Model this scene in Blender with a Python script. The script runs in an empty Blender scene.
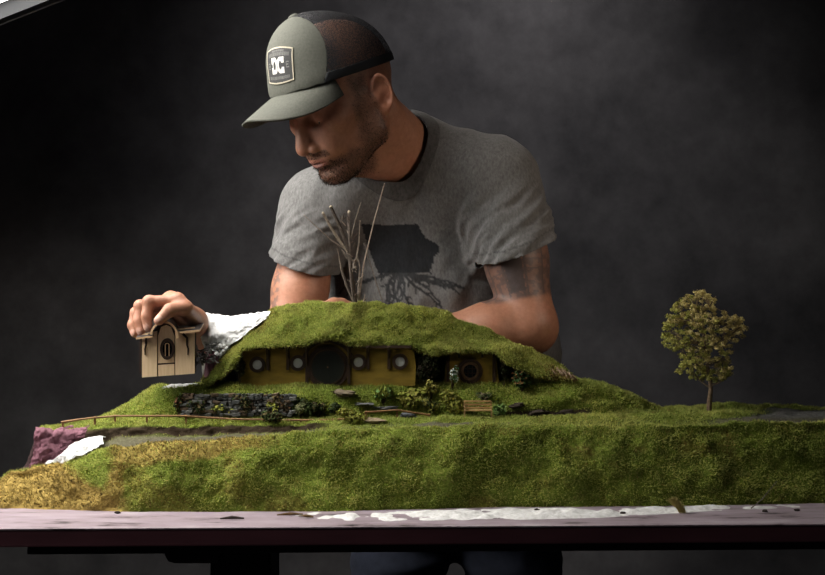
import bpy, bmesh, math, random
import numpy as np
from mathutils import Vector, Matrix
from mathutils.bvhtree import BVHTree

# ------------------------------------------------------------------ camera, world, lamps, exposure
SC = bpy.context.scene
COL = SC.collection
FPX = 1146.0
TABLE = 0.75
CAMZ = TABLE + 0.307
cam_d = bpy.data.cameras.new('camera'); cam = bpy.data.objects.new('camera', cam_d); COL.objects.link(cam)
cam.location = (0, 0, CAMZ); cam.rotation_euler = (math.pi / 2, 0, 0)
cam_d.sensor_width = 36.0; cam_d.lens = FPX / 825 * 36.0; cam_d.clip_start = 0.05
SC.camera = cam
SC.view_settings.view_transform = 'Standard'
SC.view_settings.look = 'None'
SC.view_settings.gamma = 1.0
SC.view_settings.use_curve_mapping = False
SC.view_settings.exposure = 0.0
w = bpy.data.worlds.new('studio_dark'); SC.world = w; w.use_nodes = True
w.node_tree.nodes['Background'].inputs[0].default_value = (0.75, 0.8, 1.0, 1)
w.node_tree.nodes['Background'].inputs[1].default_value = 0.013

SOFTBOX_STRENGTH = 14.0
SOFTBOX_COLOR = (1.0, 0.97, 0.92)

def aim(o, target):
    o.rotation_euler = (Vector(target) - o.location).to_track_quat('-Z', 'Y').to_euler()

def lamp(name, kind, loc, target, energy, color, **kw):
    d = bpy.data.lights.new(name, kind); d.energy = energy; d.color = color
    for k, v in kw.items(): setattr(d, k, v)
    o = bpy.data.objects.new(name, d); COL.objects.link(o); o.location = loc; aim(o, target)
    return o

# a lamp thrown on the backdrop, a warm strip on the right, and a weak unseen fill added in front
lamp('backdrop_lamp', 'SPOT', (0.30, 2.40, 2.55), (0.18, 3.3, 1.38), 84, (0.98, 0.95, 0.98), spot_size=1.34, spot_blend=1.0, shadow_soft_size=0.3)
lamp('right_snoot_lamp', 'SPOT', (1.15, 1.10, 1.50), (0.14, 1.93, 1.17), 22, (1.0, 0.82, 0.66), spot_size=0.52, spot_blend=0.8, shadow_soft_size=0.12)
lamp('front_fill', 'AREA', (-0.80, 0.72, 1.66), (-0.1, 1.7, 0.9), 2.0, (1.0, 0.96, 0.9), size=0.6)

# ------------------------------------------------------------------ helpers
def W(u, v, d):
    """A point of the place, from where the photograph shows it and how deep it stands."""
    return np.array([(u - 412.5) / FPX * d, d, CAMZ - (v - 287.5) / FPX * d])

def UV(P):
    P = np.asarray(P)
    return 412.5 + P[..., 0] / P[..., 1] * FPX, 287.5 - (P[..., 2] - CAMZ) / P[..., 1] * FPX

rng = np.random.default_rng(7)
random.seed(7)

def _hash(i, j, k, s):
    h = (i.astype(np.int64) * 374761393 + j.astype(np.int64) * 668265263 + k.astype(np.int64) * 2147483647 + s * 1274126177) & 0xFFFFFFFF
    h = ((h ^ (h >> 13)) * 1274126177) & 0xFFFFFFFF
    h = h ^ (h >> 16)
    return (h & 0xFFFFFF) / float(0xFFFFFF)

def vnoise(P, freq, seed=0):
    """value noise in -1..1 at points P (n,3); freq a number or three."""
    Q = np.asarray(P) * np.asarray(freq)
    I = np.floor(Q).astype(np.int64); f = Q - I; f = f * f * (3 - 2 * f)
    r = 0
    for a in (0, 1):
        for b in (0, 1):
            for c in (0, 1):
                wgt = (f[:, 0] if a else 1 - f[:, 0]) * (f[:, 1] if b else 1 - f[:, 1]) * (f[:, 2] if c else 1 - f[:, 2])
                r = r + wgt * _hash(I[:, 0] + a, I[:, 1] + b, I[:, 2] + c, seed)
    return r * 2 - 1

def fbm(P, freq, octs=3, seed=0):
    r = 0; a = 1.0; t = 0
    fr = np.asarray(freq, float)
    for o in range(octs):
        r = r + a * vnoise(P, fr, seed + o * 17); t += a; a *= 0.5; fr = fr * 2.03
    return r / t

def sstep(a, b, x):
    t = np.clip((np.asarray(x, float) - a) / (b - a), 0, 1)
    return t * t * (3 - 2 * t)

def tag(o, label=None, cat=None, group=None, kind=None):
    if label: o['label'] = label
    if cat: o['category'] = cat
    if group: o['group'] = group
    if kind: o['kind'] = kind
    return o

def empty(name, loc, label, cat, group=None):
    o = bpy.data.objects.new(name, None); COL.objects.link(o); o.location = Vector(loc); o.empty_display_size = 0.02
    tag(o, label, cat, group)
    return o

PARENT_LOC = {}
def link(name, me, mats, parent=None, smooth=True):
    o = bpy.data.objects.new(name, me); COL.objects.link(o)
    for m in (mats if isinstance(mats, (list, tuple)) else [mats]): me.materials.append(m)
    if smooth: me.polygons.foreach_set('use_smooth', np.ones(len(me.polygons), bool))
    if parent is not None:
        o.parent = parent
        # every parent above is unrotated; vertices are given in world space, so take the parents' offsets back out
        off = Vector((0, 0, 0))
        r = parent
        while r is not None:
            off += Vector(r.location); r = r.parent
        o.location = -off
    return o

def mesh_np(name, V, F, mats, parent=None, smooth=True, col=None, matidx=None):
    """V (n,3); F array (m,3|4) or list of index lists."""
    me = bpy.data.meshes.new(name)
    V = np.asarray(V, np.float32)
    if isinstance(F, np.ndarray) and F.ndim == 2:
        k = F.shape[1]; m = len(F)
        me.vertices.add(len(V)); me.vertices.foreach_set('co', V.ravel())
        me.loops.add(m * k); me.loops.foreach_set('vertex_index', F.ravel().astype(np.int32))
        me.polygons.add(m); me.polygons.foreach_set('loop_start', np.arange(0, m * k, k, dtype=np.int32))
        me.update(calc_edges=True)
    else:
        me.from_pydata([tuple(map(float, p)) for p in V], [], [list(map(int, f)) for f in F]); me.update()
    if matidx is not None: me.polygons.foreach_set('material_index', np.asarray(matidx, np.int32))
    if col is not None:
        a = me.color_attributes.new('Col', 'FLOAT_COLOR', 'POINT')
        c = np.ones((len(V), 4), np.float32); c[:, :3] = col
        a.data.foreach_set('color', c.ravel())
    o = link(name, me, mats, parent, smooth)
    return o

class MB:
    """collects boxes, tubes, lathes into one mesh"""
    def __init__(s): s.V = []; s.F = []; s.C = []; s.M = []
    def add(s, V, F, c=(1, 1, 1), m=0):
        n = len(s.V)
        V = [tuple(map(float, p)) for p in V]
        s.V += V; s.F += [[n + i for i in f] for f in F]; s.C += [c] * len(V); s.M += [m] * len(F)
        return s
    def box(s, c, size, R=None, bev=0.0, col=(1, 1, 1), m=0):
        bm = bmesh.new(); bmesh.ops.create_cube(bm, size=1.0)
        for v in bm.verts: v.co = Vector((v.co.x * size[0], v.co.y * size[1], v.co.z * size[2]))
        if bev > 0: bmesh.ops.bevel(bm, geom=bm.edges[:], offset=bev, segments=2, affect='EDGES', profile=0.6)
        R = np.eye(3) if R is None else np.asarray(R)
        bm.verts.ensure_lookup_table()
        V = [R @ np.array(v.co) + np.asarray(c) for v in bm.verts]
        F = [[v.index for v in f.verts] for f in bm.faces]
        bm.free(); return s.add(V, F, col, m)
    def tube(s, pts, rad, n=8, col=(1, 1, 1), m=0, jit=0.0):
        pts = [np.asarray(p, float) for p in pts]; k = len(pts)
        rad = [rad] * k if np.isscalar(rad) else list(rad)
        V = []; F = []
        up = np.array([0.13, 0.31, 0.94])
        for i in range(k):
            t = pts[min(i + 1, k - 1)] - pts[max(i - 1, 0)]; t = t / (np.linalg.norm(t) + 1e-12)
            a = np.cross(t, up); 
            if np.linalg.norm(a) < 1e-3: a = np.cross(t, np.array([1, 0, 0]))
            a /= np.linalg.norm(a); b = np.cross(t, a)
            for j in range(n):
                an = 2 * math.pi * j / n
                r = rad[i] * (1 + (random.uniform(-jit, jit) if jit else 0))
                V.append(pts[i] + r * (math.cos(an) * a + math.sin(an) * b))
        for i in range(k - 1):
            for j in range(n):
                F.append([i * n + j, i * n + (j + 1) % n, (i + 1) * n + (j + 1) % n, (i + 1) * n + j])
        F.append(list(range(n))[::-1]); F.append([(k - 1) * n + j for j in range(n)])
        return s.add(V, F, col, m)
    def prism(s, outline, depth_vec, col=(1, 1, 1), m=0):
        """outline: 3-D points of a planar loop, extruded by depth_vec"""
        n = len(outline); dv = np.asarray(depth_vec)
        V = [np.asarray(p) for p in outline] + [np.asarray(p) + dv for p in outline]
        F = [list(range(n)), [n + i for i in range(n)][::-1]]
        F += [[i, i + n, (i + 1) % n + n, (i + 1) % n] for i in range(n)]
        return s.add(V, F, col, m)
    def sphere(s, c, r, col=(1, 1, 1), m=0, seg=12, rings=8, R=None, lump=0.0, seed=0):
        r = np.array([r] * 3 if np.isscalar(r) else r); R = np.eye(3) if R is None else np.asarray(R)
        V = [np.array([0, 0, 1.0])]; F = []
        for i in range(1, rings):
            th = math.pi * i / rings
            for j in range(seg):
                ph = 2 * math.pi * j / seg
                V.append(np.array([math.sin(th) * math.cos(ph), math.sin(th) * math.sin(ph), math.cos(th)]))
        V.append(np.array([0, 0, -1.0]))
        for j in range(seg): F.append([0, 1 + j, 1 + (j + 1) % seg])
        for i in range(rings - 2):
            for j in range(seg):
                a = 1 + i * seg
                F.append([a + j, a + seg + j, a + seg + (j + 1) % seg, a + (j + 1) % seg])
        a = 1 + (rings - 2) * seg
        for j in range(seg): F.append([a + j, len(V) - 1, a + (j + 1) % seg])
        V = np.array(V)
        if lump: V = V * (1 + lump * fbm(V + seed * 3.1, 1.6, 2, seed))[:, None]
        return s.add([R @ (p * r) + np.asarray(c) for p in V], F, col, m)
    def build(s, name, mats, parent=None, smooth=False, color=True, auto=None):
        me = bpy.data.meshes.new(name); me.from_pydata(s.V, [], s.F); me.update()
        bm = bmesh.new(); bm.from_mesh(me); bmesh.ops.recalc_face_normals(bm, faces=bm.faces[:]); bm.to_mesh(me); bm.free()
        me.polygons.foreach_set('material_index', np.asarray(s.M, np.int32))
        if color:
            a = me.color_attributes.new('Col', 'FLOAT_COLOR', 'POINT')
            c = np.ones((len(s.V), 4), np.float32); c[:, :3] = np.array(s.C); a.data.foreach_set('color', c.ravel())
        o = link(name, me, mats, parent, smooth)
        if auto: 
            me.polygons.foreach_set('use_smooth', np.ones(len(me.polygons), bool))
            me.set_sharp_from_angle(angle=auto)
        return o

# ---- signed distance modelling: soft unions of rounded shapes, meshed with surface nets
def nrm(v):
    v = np.asarray(v, float); return v / np.linalg.norm(v)

def cap(a, b, ra, rb=None):
    a = np.asarray(a, float); b = np.asarray(b, float); rb = ra if rb is None else rb
    ab = b - a; L2 = ab @ ab + 1e-12
    def f(P):
        t = np.clip(((P - a) @ ab) / L2, 0, 1)
        return np.linalg.norm(P - a - t[..., None] * ab, axis=-1) - (ra + (rb - ra) * t)
    return f, (a + b) / 2, math.sqrt(L2) / 2 + max(ra, rb)

def ecap(a, b, ra, rb, side, flat):
    """tapered capsule whose section is scaled by flat along the direction side"""
    a = np.asarray(a, float); b = np.asarray(b, float); s = np.asarray(side, float)
    ab = b - a; s = s - (s @ ab) / (ab @ ab) * ab; s = s / np.linalg.norm(s); L2 = ab @ ab
    def f(P):
        q = P - a; t = np.clip((q @ ab) / L2, 0, 1); q = q - t[..., None] * ab
        e = q @ s; q = q + (e * (1 / flat - 1))[..., None] * s
        return (np.linalg.norm(q, axis=-1) - (ra + (rb - ra) * t)) * min(1, flat)
    return f, (a + b) / 2, math.sqrt(L2) / 2 + max(ra, rb) * max(1, flat)

def ell(c, r, R=None):
    c = np.asarray(c, float); r = np.asarray(r, float); R = np.eye(3) if R is None else np.asarray(R)   # R columns = axes
    def f(P):
        q = (P - c) @ R
        k0 = np.linalg.norm(q / r, axis=-1); k1 = np.linalg.norm(q / (r * r), axis=-1)
        return k0 * (k0 - 1) / np.maximum(k1, 1e-6)
    return f, c, float(r.max())

def torus(c, R, a, b, tube, flat=1.0):
    c = np.asarray(c, float); R = np.asarray(R)
    def f(P):
        q = (P - c) @ R
        k = np.sqrt((q[..., 0] / a) ** 2 + (q[..., 1] / b) ** 2)
        m = (a + b) / 2
        return np.sqrt(((k - 1) * m) ** 2 + (q[..., 2] / flat) ** 2) - tube
    return f, c, max(a, b) + tube * max(1, flat)

def smin(a, b, k):
    if k <= 0: return np.minimum(a, b)
    h = np.clip(0.5 + 0.5 * (b - a) / k, 0, 1)
    return b + (a - b) * h - k * h * (1 - h)

class Body:
    def __init__(s): s.ops = []
    def add(s, prim, k=0.01): s.ops.append((prim, 1, k)); return s
    def sub(s, prim, k=0.005): s.ops.append((prim, -1, k)); return s
    def ev(s, P):
        D = np.full(P.shape[:-1], 1.0)
        for (f, c, R), mode, k in s.ops:
            D = smin(D, f(P), k) if mode > 0 else -smin(-D, f(P), k)
        return D
    def mesh(s, lo, hi, h, B=8):
        lo = np.asarray(lo, float); hi = np.asarray(hi, float)
        n = np.ceil((hi - lo) / (h * B)).astype(int)
        gx, gy, gz = np.meshgrid(*[np.arange(k) for k in n], indexing='ij')
        blk = np.stack([gx.ravel(), gy.ravel(), gz.ravel()], 1)
        ctr = lo + (blk + 0.5) * h * B
        hd = h * B * 0.87
        keep = np.abs(s.ev(ctr)) < hd * 1.7 + 0.004
        blk = blk[keep]; ctr = ctr[keep]
        l = np.arange(B + 1); L = np.stack(np.meshgrid(l, l, l, indexing='ij'), -1).reshape(-1, 3)
        P = lo + (blk[:, None, :] * B + L[None]) * h
        D = np.full(P.shape[:2], 1.0)
        for (f, c, R), mode, k in s.ops:
            sel = np.where(np.linalg.norm(ctr - c, axis=1) < R + hd + 2 * k + 0.03)[0]
            if len(sel):
                v = f(P[sel])
                D[sel] = smin(D[sel], v, k) if mode > 0 else -smin(-D[sel], v, k)
        D = D.reshape(-1, B + 1, B + 1, B + 1)
        S = D < 0
        N = n * B + 2
        cid = lambda g: (g[..., 0] * N[1] + g[..., 1]) * N[2] + g[..., 2]
        acc = np.zeros((len(blk), B, B, B, 3)); cnt = np.zeros((len(blk), B, B, B))
        corner = [(a, b, c) for a in (0, 1) for b in (0, 1) for c in (0, 1)]
        sub = lambda A, o: A[:, o[0]:o[0] + B, o[1]:o[1] + B, o[2]:o[2] + B]
        for o in corner:
            for ax in range(3):
                if o[ax]: continue
                o2 = list(o); o2[ax] = 1
                d0 = sub(D, o); d1 = sub(D, o2); x = (d0 < 0) != (d1 < 0)
                t = np.where(x, d0 / np.where(x, d0 - d1, 1), 0)
                for q in range(3):
                    acc[..., q] += np.where(x, o[q] + (t if q == ax else 0), 0)
                cnt += x
        act = np.argwhere(cnt > 0)
        g = blk[act[:, 0]] * B + act[:, 1:]
        loc = acc[cnt > 0] / cnt[cnt > 0][:, None]
        ids = cid(g); order = np.argsort(ids); ids = ids[order]
        V = lo + (g + loc)[order] * h
        def find(q):
            c = cid(q); i = np.searchsorted(ids, c); i = np.clip(i, 0, len(ids) - 1)
            return np.where(ids[i] == c, i, -1)
        F = []
        for ax in range(3):
            e = [0, 0, 0]; e[ax] = 1
            s0 = sub(S, (0, 0, 0)); s1 = sub(S, e)
            for flip in (False, True):
                x = np.argwhere((s0 & ~s1) if not flip else (~s0 & s1))
                if not len(x): continue
                p = blk[x[:, 0]] * B + x[:, 1:]
                b = (ax + 1) % 3; c = (ax + 2) % 3
                eb = np.zeros(3, int); eb[b] = 1; ec = np.zeros(3, int); ec[c] = 1
                q = np.stack([find(p), find(p - eb), find(p - eb - ec), find(p - ec)], 1)
                q = q[(q >= 0).all(1)]
                F.append(q[:, ::-1] if flip else q)
        F = np.concatenate(F)
        return V, F

def vnormals(V, F):
    T = np.concatenate([F[:, :3], F[:, [0, 2, 3]]]) if F.shape[1] == 4 else F
    n = np.cross(V[T[:, 1]] - V[T[:, 0]], V[T[:, 2]] - V[T[:, 0]])
    N = np.zeros_like(V)
    for i in range(3): np.add.at(N, T[:, i], n)
    return N / np.maximum(np.linalg.norm(N, axis=1), 1e-12)[:, None]

def laplace(V, F, it=1, lam=0.5):
    E = np.concatenate([F[:, [i, (i + 1) % F.shape[1]]] for i in range(F.shape[1])])
    for _ in range(it):
        A = np.zeros_like(V); c = np.zeros(len(V))
        np.add.at(A, E[:, 0], V[E[:, 1]]); np.add.at(A, E[:, 1], V[E[:, 0]])
        np.add.at(c, E[:, 0], 1); np.add.at(c, E[:, 1], 1)
        V = V + lam * (A / np.maximum(c, 1)[:, None] - V)
    return V

def tris(F):
    return np.concatenate([F[:, :3], F[:, [0, 2, 3]]]) if F.shape[1] == 4 else F

def clip(V, T, phi):
    """keep the part of a triangle mesh where phi > 0, cut cleanly"""
    s = phi > 0
    k = s[T].sum(1)
    out = [T[k == 3]]
    newV = []; cache = {}
    base = len(V)
    def cutpt(a, b):
        key = (a, b) if a < b else (b, a)
        if key not in cache:
            t = phi[a] / (phi[a] - phi[b]); cache[key] = base + len(newV); newV.append(V[a] + t * (V[b] - V[a]))
        return cache[key]
    ex = []
    for t in T[k == 1]:
        i = int(np.where(s[t])[0][0]); a, b, c = int(t[i]), int(t[(i + 1) % 3]), int(t[(i + 2) % 3])
        ex.append((a, cutpt(a, b), cutpt(a, c)))
    for t in T[k == 2]:
        i = int(np.where(~s[t])[0][0]); a, b, c = int(t[i]), int(t[(i + 1) % 3]), int(t[(i + 2) % 3])
        p = cutpt(a, b); q = cutpt(a, c); ex.append((p, b, c)); ex.append((p, c, q))
    T2 = np.concatenate([out[0], np.array(ex, int).reshape(-1, 3)])
    V2 = np.concatenate([V, np.array(newV).reshape(-1, 3)])
    used = np.unique(T2); mp = np.full(len(V2), -1); mp[used] = np.arange(len(used))
    return V2[used], mp[T2]

# ------------------------------------------------------------------ materials
MATS = {}
def nodes(name):
    m = bpy.data.materials.new(name); m.use_nodes = True
    nt = m.node_tree; b = nt.nodes['Principled BSDF']; MATS[name] = m
    return m, nt, b
def setp(b, **kw):
    names = dict(rough='Roughness', metal='Metallic', spec='Specular IOR Level', sss='Subsurface Weight', sheen='Sheen Weight', alpha='Alpha', trans='Transmission Weight', coat='Coat Weight')
    for k, v in kw.items(): b.inputs[names[k]].default_value = v
def N(nt, t, **kw):
    n = nt.nodes.new(t)
    for k, v in kw.items():
        if k in n.inputs: n.inputs[k].default_value = v
        else: setattr(n, k, v)
    return n
def noise(nt, scale, detail=4, rough=0.55, vec=None, stretch=None):
    n = N(nt, 'ShaderNodeTexNoise', Scale=scale, Detail=detail, Roughness=rough)
    tc = N(nt, 'ShaderNodeTexCoord')
    src = tc.outputs['Object']
    if stretch:
        mp = N(nt, 'ShaderNodeMapping'); mp.inputs['Scale'].default_value = stretch
        nt.links.new(src, mp.inputs['Vector']); src = mp.outputs['Vector']
    nt.links.new(src, n.inputs['Vector'])
    return n.outputs['Fac']
def ramp(nt, fac, stops):
    r = N(nt, 'ShaderNodeValToRGB'); e = r.color_ramp.elements
    while len(e) < len(stops): e.new(0.5)
    for i, (p, c) in enumerate(stops): e[i].position = p; e[i].color = (*c, 1) if len(c) == 3 else c
    nt.links.new(fac, r.inputs['Fac']); return r.outputs['Color']
def mix(nt, a, b, fac, mode='MIX'):
    n = N(nt, 'ShaderNodeMix', data_type='RGBA', blend_type=mode)
    for s, i in ((a, 6), (b, 7)):
        if isinstance(s, tuple): n.inputs[i].default_value = (*s, 1)
        else: nt.links.new(s, n.inputs[i])
    if isinstance(fac, (int, float)): n.inputs[0].default_value = fac
    else: nt.links.new(fac, n.inputs[0])
    return n.outputs[2]
def attr(nt, name='Col'):
    return N(nt, 'ShaderNodeAttribute', attribute_name=name).outputs['Color']
def bump(nt, b, fac, strength=0.3, dist=0.002):
    n = N(nt, 'ShaderNodeBump', Strength=strength, Distance=dist)
    nt.links.new(fac, n.inputs['Height']); nt.links.new(n.outputs['Normal'], b.inputs['Normal'])

def simple(name, c1, c2=None, scale=30, rough=0.7, bmp=0.0, bdist=0.001, stretch=None, spec=0.3, metal=0.0, bscale=None):
    m, nt, b = nodes(name); setp(b, rough=rough, spec=spec, metal=metal)
    c2 = c2 or tuple(x * 0.75 for x in c1)
    f = noise(nt, scale, stretch=stretch)
    nt.links.new(ramp(nt, f, [(0.3, c2), (0.7, c1)]), b.inputs['Base Color'])
    if bmp: bump(nt, b, noise(nt, bscale or scale * 3, stretch=stretch), bmp, bdist)
    return m
def vcol(name, rough=0.8, spec=0.2, nscale=80, var=0.35, bmp=0.0, bdist=0.001, sheen=0.0):
    """colour from the mesh's own attribute, broken up by fine noise"""
    m, nt, b = nodes(name); setp(b, rough=rough, spec=spec, sheen=sheen)
    f = noise(nt, nscale)
    v = ramp(nt, f, [(0.25, (1 - var,) * 3), (0.75, (1 + var * 0.4,) * 3)])
    nt.links.new(mix(nt, attr(nt), v, 1.0, 'MULTIPLY'), b.inputs['Base Color'])
    if bmp: bump(nt, b, noise(nt, nscale * 2.5), bmp, bdist)
    return m

# backdrop cloth, mottled charcoal
m, nt, b = nodes('mottled_charcoal_cloth'); setp(b, rough=0.95, spec=0.05)
c = mix(nt, ramp(nt, noise(nt, 1.6, 6, 0.62), [(0.3, (0.024, 0.0235, 0.0245)), (0.72, (0.092, 0.088, 0.088))]),
        ramp(nt, noise(nt, 7.0, 7, 0.7), [(0.3, (0.7, 0.7, 0.7)), (0.7, (1.15, 1.15, 1.15))]), 1.0, 'MULTIPLY')
nt.links.new(c, b.inputs['Base Color'])
simple('dark_floor', (0.02, 0.02, 0.021), rough=0.6)
# painted table
m, nt, b = nodes('worn_lilac_paint'); setp(b, rough=0.55, spec=0.35)
f = noise(nt, 9, 8, 0.7, stretch=(1, 5, 5))
base = ramp(nt, f, [(0.36, (0.02, 0.014, 0.015)), (0.42, (0.22, 0.17, 0.19)), (0.6, (0.30, 0.245, 0.275)), (0.75, (0.42, 0.385, 0.40))])
nt.links.new(base, b.inputs['Base Color']); bump(nt, b, f, 0.3, 0.002)
simple('dark_maroon_paint', (0.15, 0.055, 0.068), (0.095, 0.036, 0.046), 8, 0.5, stretch=(1, 4, 4))
simple('dark_bench_timber', (0.022, 0.016, 0.016), scale=10, rough=0.7)
vcol('ground_scatter', 0.95, 0.05, 260, 0.45, 0.6, 0.002)
m, nt, b = nodes('static_grass'); setp(b, rough=0.75, spec=0.12); nt.links.new(attr(nt), b.inputs['Base Color'])
tl_ = N(nt, 'ShaderNodeBsdfTranslucent'); mx_ = N(nt, 'ShaderNodeMixShader'); mx_.inputs[0].default_value = 0.45
nt.links.new(attr(nt), tl_.inputs['Color']); nt.links.new(b.outputs[0], mx_.inputs[1]); nt.links.new(tl_.outputs[0], mx_.inputs[2])
nt.links.new(mx_.outputs[0], nt.nodes['Material Output'].inputs['Surface'])
vcol('foliage', 0.8, 0.15, 300, 0.3)
simple('white_plaster', (0.68, 0.68, 0.67), (0.56, 0.56, 0.55), 60, 0.9, 0.7, 0.002, bscale=160)
simple('pink_foam', (0.22, 0.095, 0.125), (0.12, 0.05, 0.065), 50, 0.85, 0.7, 0.003, bscale=90)
simple('mustard_painted_wood', (0.30, 0.20, 0.028), (0.19, 0.125, 0.018), 40, 0.65, 0.2, 0.0005, stretch=(1, 1, 3))
simple('dark_brown_wood', (0.045, 0.024, 0.012), (0.02, 0.011, 0.007), 120, 0.6, 0.2, 0.0004)
simple('brown_wood', (0.27, 0.14, 0.055), (0.15, 0.078, 0.03), 150, 0.65, stretch=(0.3, 1, 1))
simple('mid_brown_wood', (0.13, 0.075, 0.04), (0.08, 0.045, 0.025), 100, 0.6)
simple('bench_wood', (0.50, 0.33, 0.13), (0.32, 0.20, 0.08), 150, 0.65, stretch=(0.3, 1, 1))
simple('dark_green_paint', (0.016, 0.020, 0.014), (0.009, 0.011, 0.008), 90, 0.5, stretch=(6, 1, 1))
simple('milky_pane', (0.50, 0.52, 0.50), (0.42, 0.44, 0.43), 200, 0.35, spec=0.5)
simple('dark_glass_pane', (0.012, 0.014, 0.012), scale=100, rough=0.2, spec=0.6)
simple('pale_plywood', (0.80, 0.61, 0.38), (0.70, 0.51, 0.30), 30, 0.6, stretch=(14, 4, 1.2))
simple('pale_ply_edge', (0.62, 0.42, 0.24), (0.5, 0.33, 0.18), 60, 0.6)
simple('burnt_edge_wood', (0.050, 0.026, 0.014), (0.025, 0.013, 0.008), 80, 0.6)
simple('slate_roof', (0.06, 0.052, 0.05), (0.035, 0.03, 0.03), 60, 0.35, spec=0.5)
vcol('stone', 0.9, 0.2, 220, 0.45, 0.8, 0.0012)
vcol('bark', 0.9, 0.1, 300, 0.5, 0.8, 0.0008)
simple('grey_lichen', (0.22, 0.215, 0.20), (0.06, 0.06, 0.055), 90, 0.9, 0.4)
simple('white_powder', (0.72, 0.71, 0.70), (0.5, 0.49, 0.47), 150, 0.95, 0.7, 0.0015, bscale=300)
simple('black_fabric', (0.012, 0.013, 0.015), scale=40, rough=0.6)
simple('black_metal', (0.02, 0.02, 0.021), scale=40, rough=0.35, metal=0.6)
simple('grey_piping', (0.13, 0.14, 0.155), scale=40, rough=0.5)
m, nt, b = nodes('lit_diffuser'); b.inputs['Base Color'].default_value = (0.8, 0.8, 0.8, 1)
b.inputs['Emission Color'].default_value = (*SOFTBOX_COLOR, 1); b.inputs['Emission Strength'].default_value = SOFTBOX_STRENGTH
# skin
m, nt, b = nodes('skin'); setp(b, rough=0.48, spec=0.4, sss=0.10)
b.inputs['Subsurface Radius'].default_value = (0.006, 0.0025, 0.0012); b.inputs['Subsurface Scale'].default_value = 0.7
nz = ramp(nt, noise(nt, 140, 5, 0.65), [(0.3, (0.82, 0.78, 0.76)), (0.7, (1.08, 1.06, 1.05))])
nt.links.new(mix(nt, attr(nt), nz, 1.0, 'MULTIPLY'), b.inputs['Base Color'])
bump(nt, b, noise(nt, 700, 4, 0.6), 0.25, 0.0006)
# shirt: heather grey jersey
m, nt, b = nodes('heather_jersey'); setp(b, rough=0.95, spec=0.1, sheen=0.15)
h1 = ramp(nt, noise(nt, 260, 6, 0.75, stretch=(1, 1, 0.45)), [(0.32, (0.62, 0.62, 0.62)), (0.70, (1.35, 1.35, 1.35))])
h2 = ramp(nt, noise(nt, 18, 4, 0.6), [(0.3, (0.88,) * 3), (0.7, (1.1,) * 3)])
nt.links.new(mix(nt, mix(nt, attr(nt), h1, 1.0, 'MULTIPLY'), h2, 1.0, 'MULTIPLY'), b.inputs['Base Color'])
bump(nt, b, noise(nt, 900, 3), 0.2, 0.0006)
simple('olive_twill', (0.076, 0.077, 0.062), (0.054, 0.055, 0.044), 300, 0.85, 0.3, 0.0006, bscale=900)
m, nt, b = nodes('black_cap_mesh'); setp(b, rough=0.7, spec=0.3)
b.inputs['Base Color'].default_value = (0.016, 0.016, 0.018, 1)
tc = N(nt, 'ShaderNodeTexCoord'); vo = N(nt, 'ShaderNodeTexVoronoi', Scale=700.0); nt.links.new(tc.outputs['Object'], vo.inputs['Vector'])
nt.links.new(ramp(nt, vo.outputs['Distance'], [(0.38, (0, 0, 0)), (0.52, (1, 1, 1))]), b.inputs['Alpha'])
simple('cream_thread', (0.36, 0.32, 0.24), scale=200, rough=0.8)
simple('charcoal_badge', (0.020, 0.020, 0.019), scale=200, rough=0.7)
simple('white_print', (0.46, 0.45, 0.42), scale=200, rough=0.6)
simple('grey_print', (0.10, 0.098, 0.09), scale=200, rough=0.6)
simple('dark_denim', (0.016, 0.020, 0.034), (0.009, 0.011, 0.02), 60, 0.9)
simple('black_leather', (0.012, 0.011, 0.011), scale=30, rough=0.4)
simple('eye_white', (0.55, 0.5, 0.47), scale=50, rough=0.2)
simple('hair_brown', (0.035, 0.022, 0.015), (0.018, 0.011, 0.008), 300, 0.6)
simple('dry_straw', (0.50, 0.42, 0.16), (0.36, 0.30, 0.10), 200, 0.8)

# ------------------------------------------------------------------ the setting
def struct(name, mb, m, **k):
    o = mb.build(name, m, **k); o['kind'] = 'structure'; return o
# backdrop: cloth wall with a little sag in it
nx, nz = 90, 60
gx, gz = np.meshgrid(np.linspace(-3.2, 3.2, nx), np.linspace(0, 3.4, nz), indexing='ij')
P = np.stack([gx.ravel(), np.full(gx.size, 3.3), gz.ravel()], 1)
P[:, 1] += 0.03 * fbm(P, (1.1, 1, 0.35), 2, 5)
idx = np.arange(nx * nz).reshape(nx, nz)
Q = np.stack([idx[:-1, :-1].ravel(), idx[1:, :-1].ravel(), idx[1:, 1:].ravel(), idx[:-1, 1:].ravel()], 1)
o = mesh_np('wall_back', P, Q, MATS['mottled_charcoal_cloth']); o['kind'] = 'structure'
struct('floor', MB().box((0, 1.6, -0.02), (7, 6, 0.04)), MATS['dark_floor'])

# ------------------------------------------------------------------ softbox, its corner shows at the top left
sb = empty('softbox', (-0.62, 1.55, 1.98), 'large black softbox with glowing white diffuser above the landscape', 'studio light')
ta = math.radians(22.5)
ex = np.array([math.cos(ta), 0.05, math.sin(ta)]); ex = ex / np.linalg.norm(ex)
ey = np.array([0, 1.0, -0.02]); ey = nrm(ey - (ey @ ex) * ex); ez = np.cross(ex, ey)
far = W(30, -1, 1.93)                      # a point on the far lip
c0 = far - 0.30 * ey - 0.14 * ex
HX, HY = 0.55, 0.30
RS = np.stack([ex, ey, ez], 1)
MB().box(c0 + ez * 0.006, (2 * HX - 0.03, 2 * HY - 0.045, 0.004), RS).build('diffuser', MATS['lit_diffuser'], sb)
fr = MB()
for s in (-1, 1):
    fr.box(c0 + ex * s * HX, (0.022, 2 * HY + 0.02, 0.035), RS); fr.box(c0 + ey * s * HY, (2 * HX, 0.024, 0.035), RS)
fr.build('lip', MATS['black_fabric'], sb)
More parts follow.
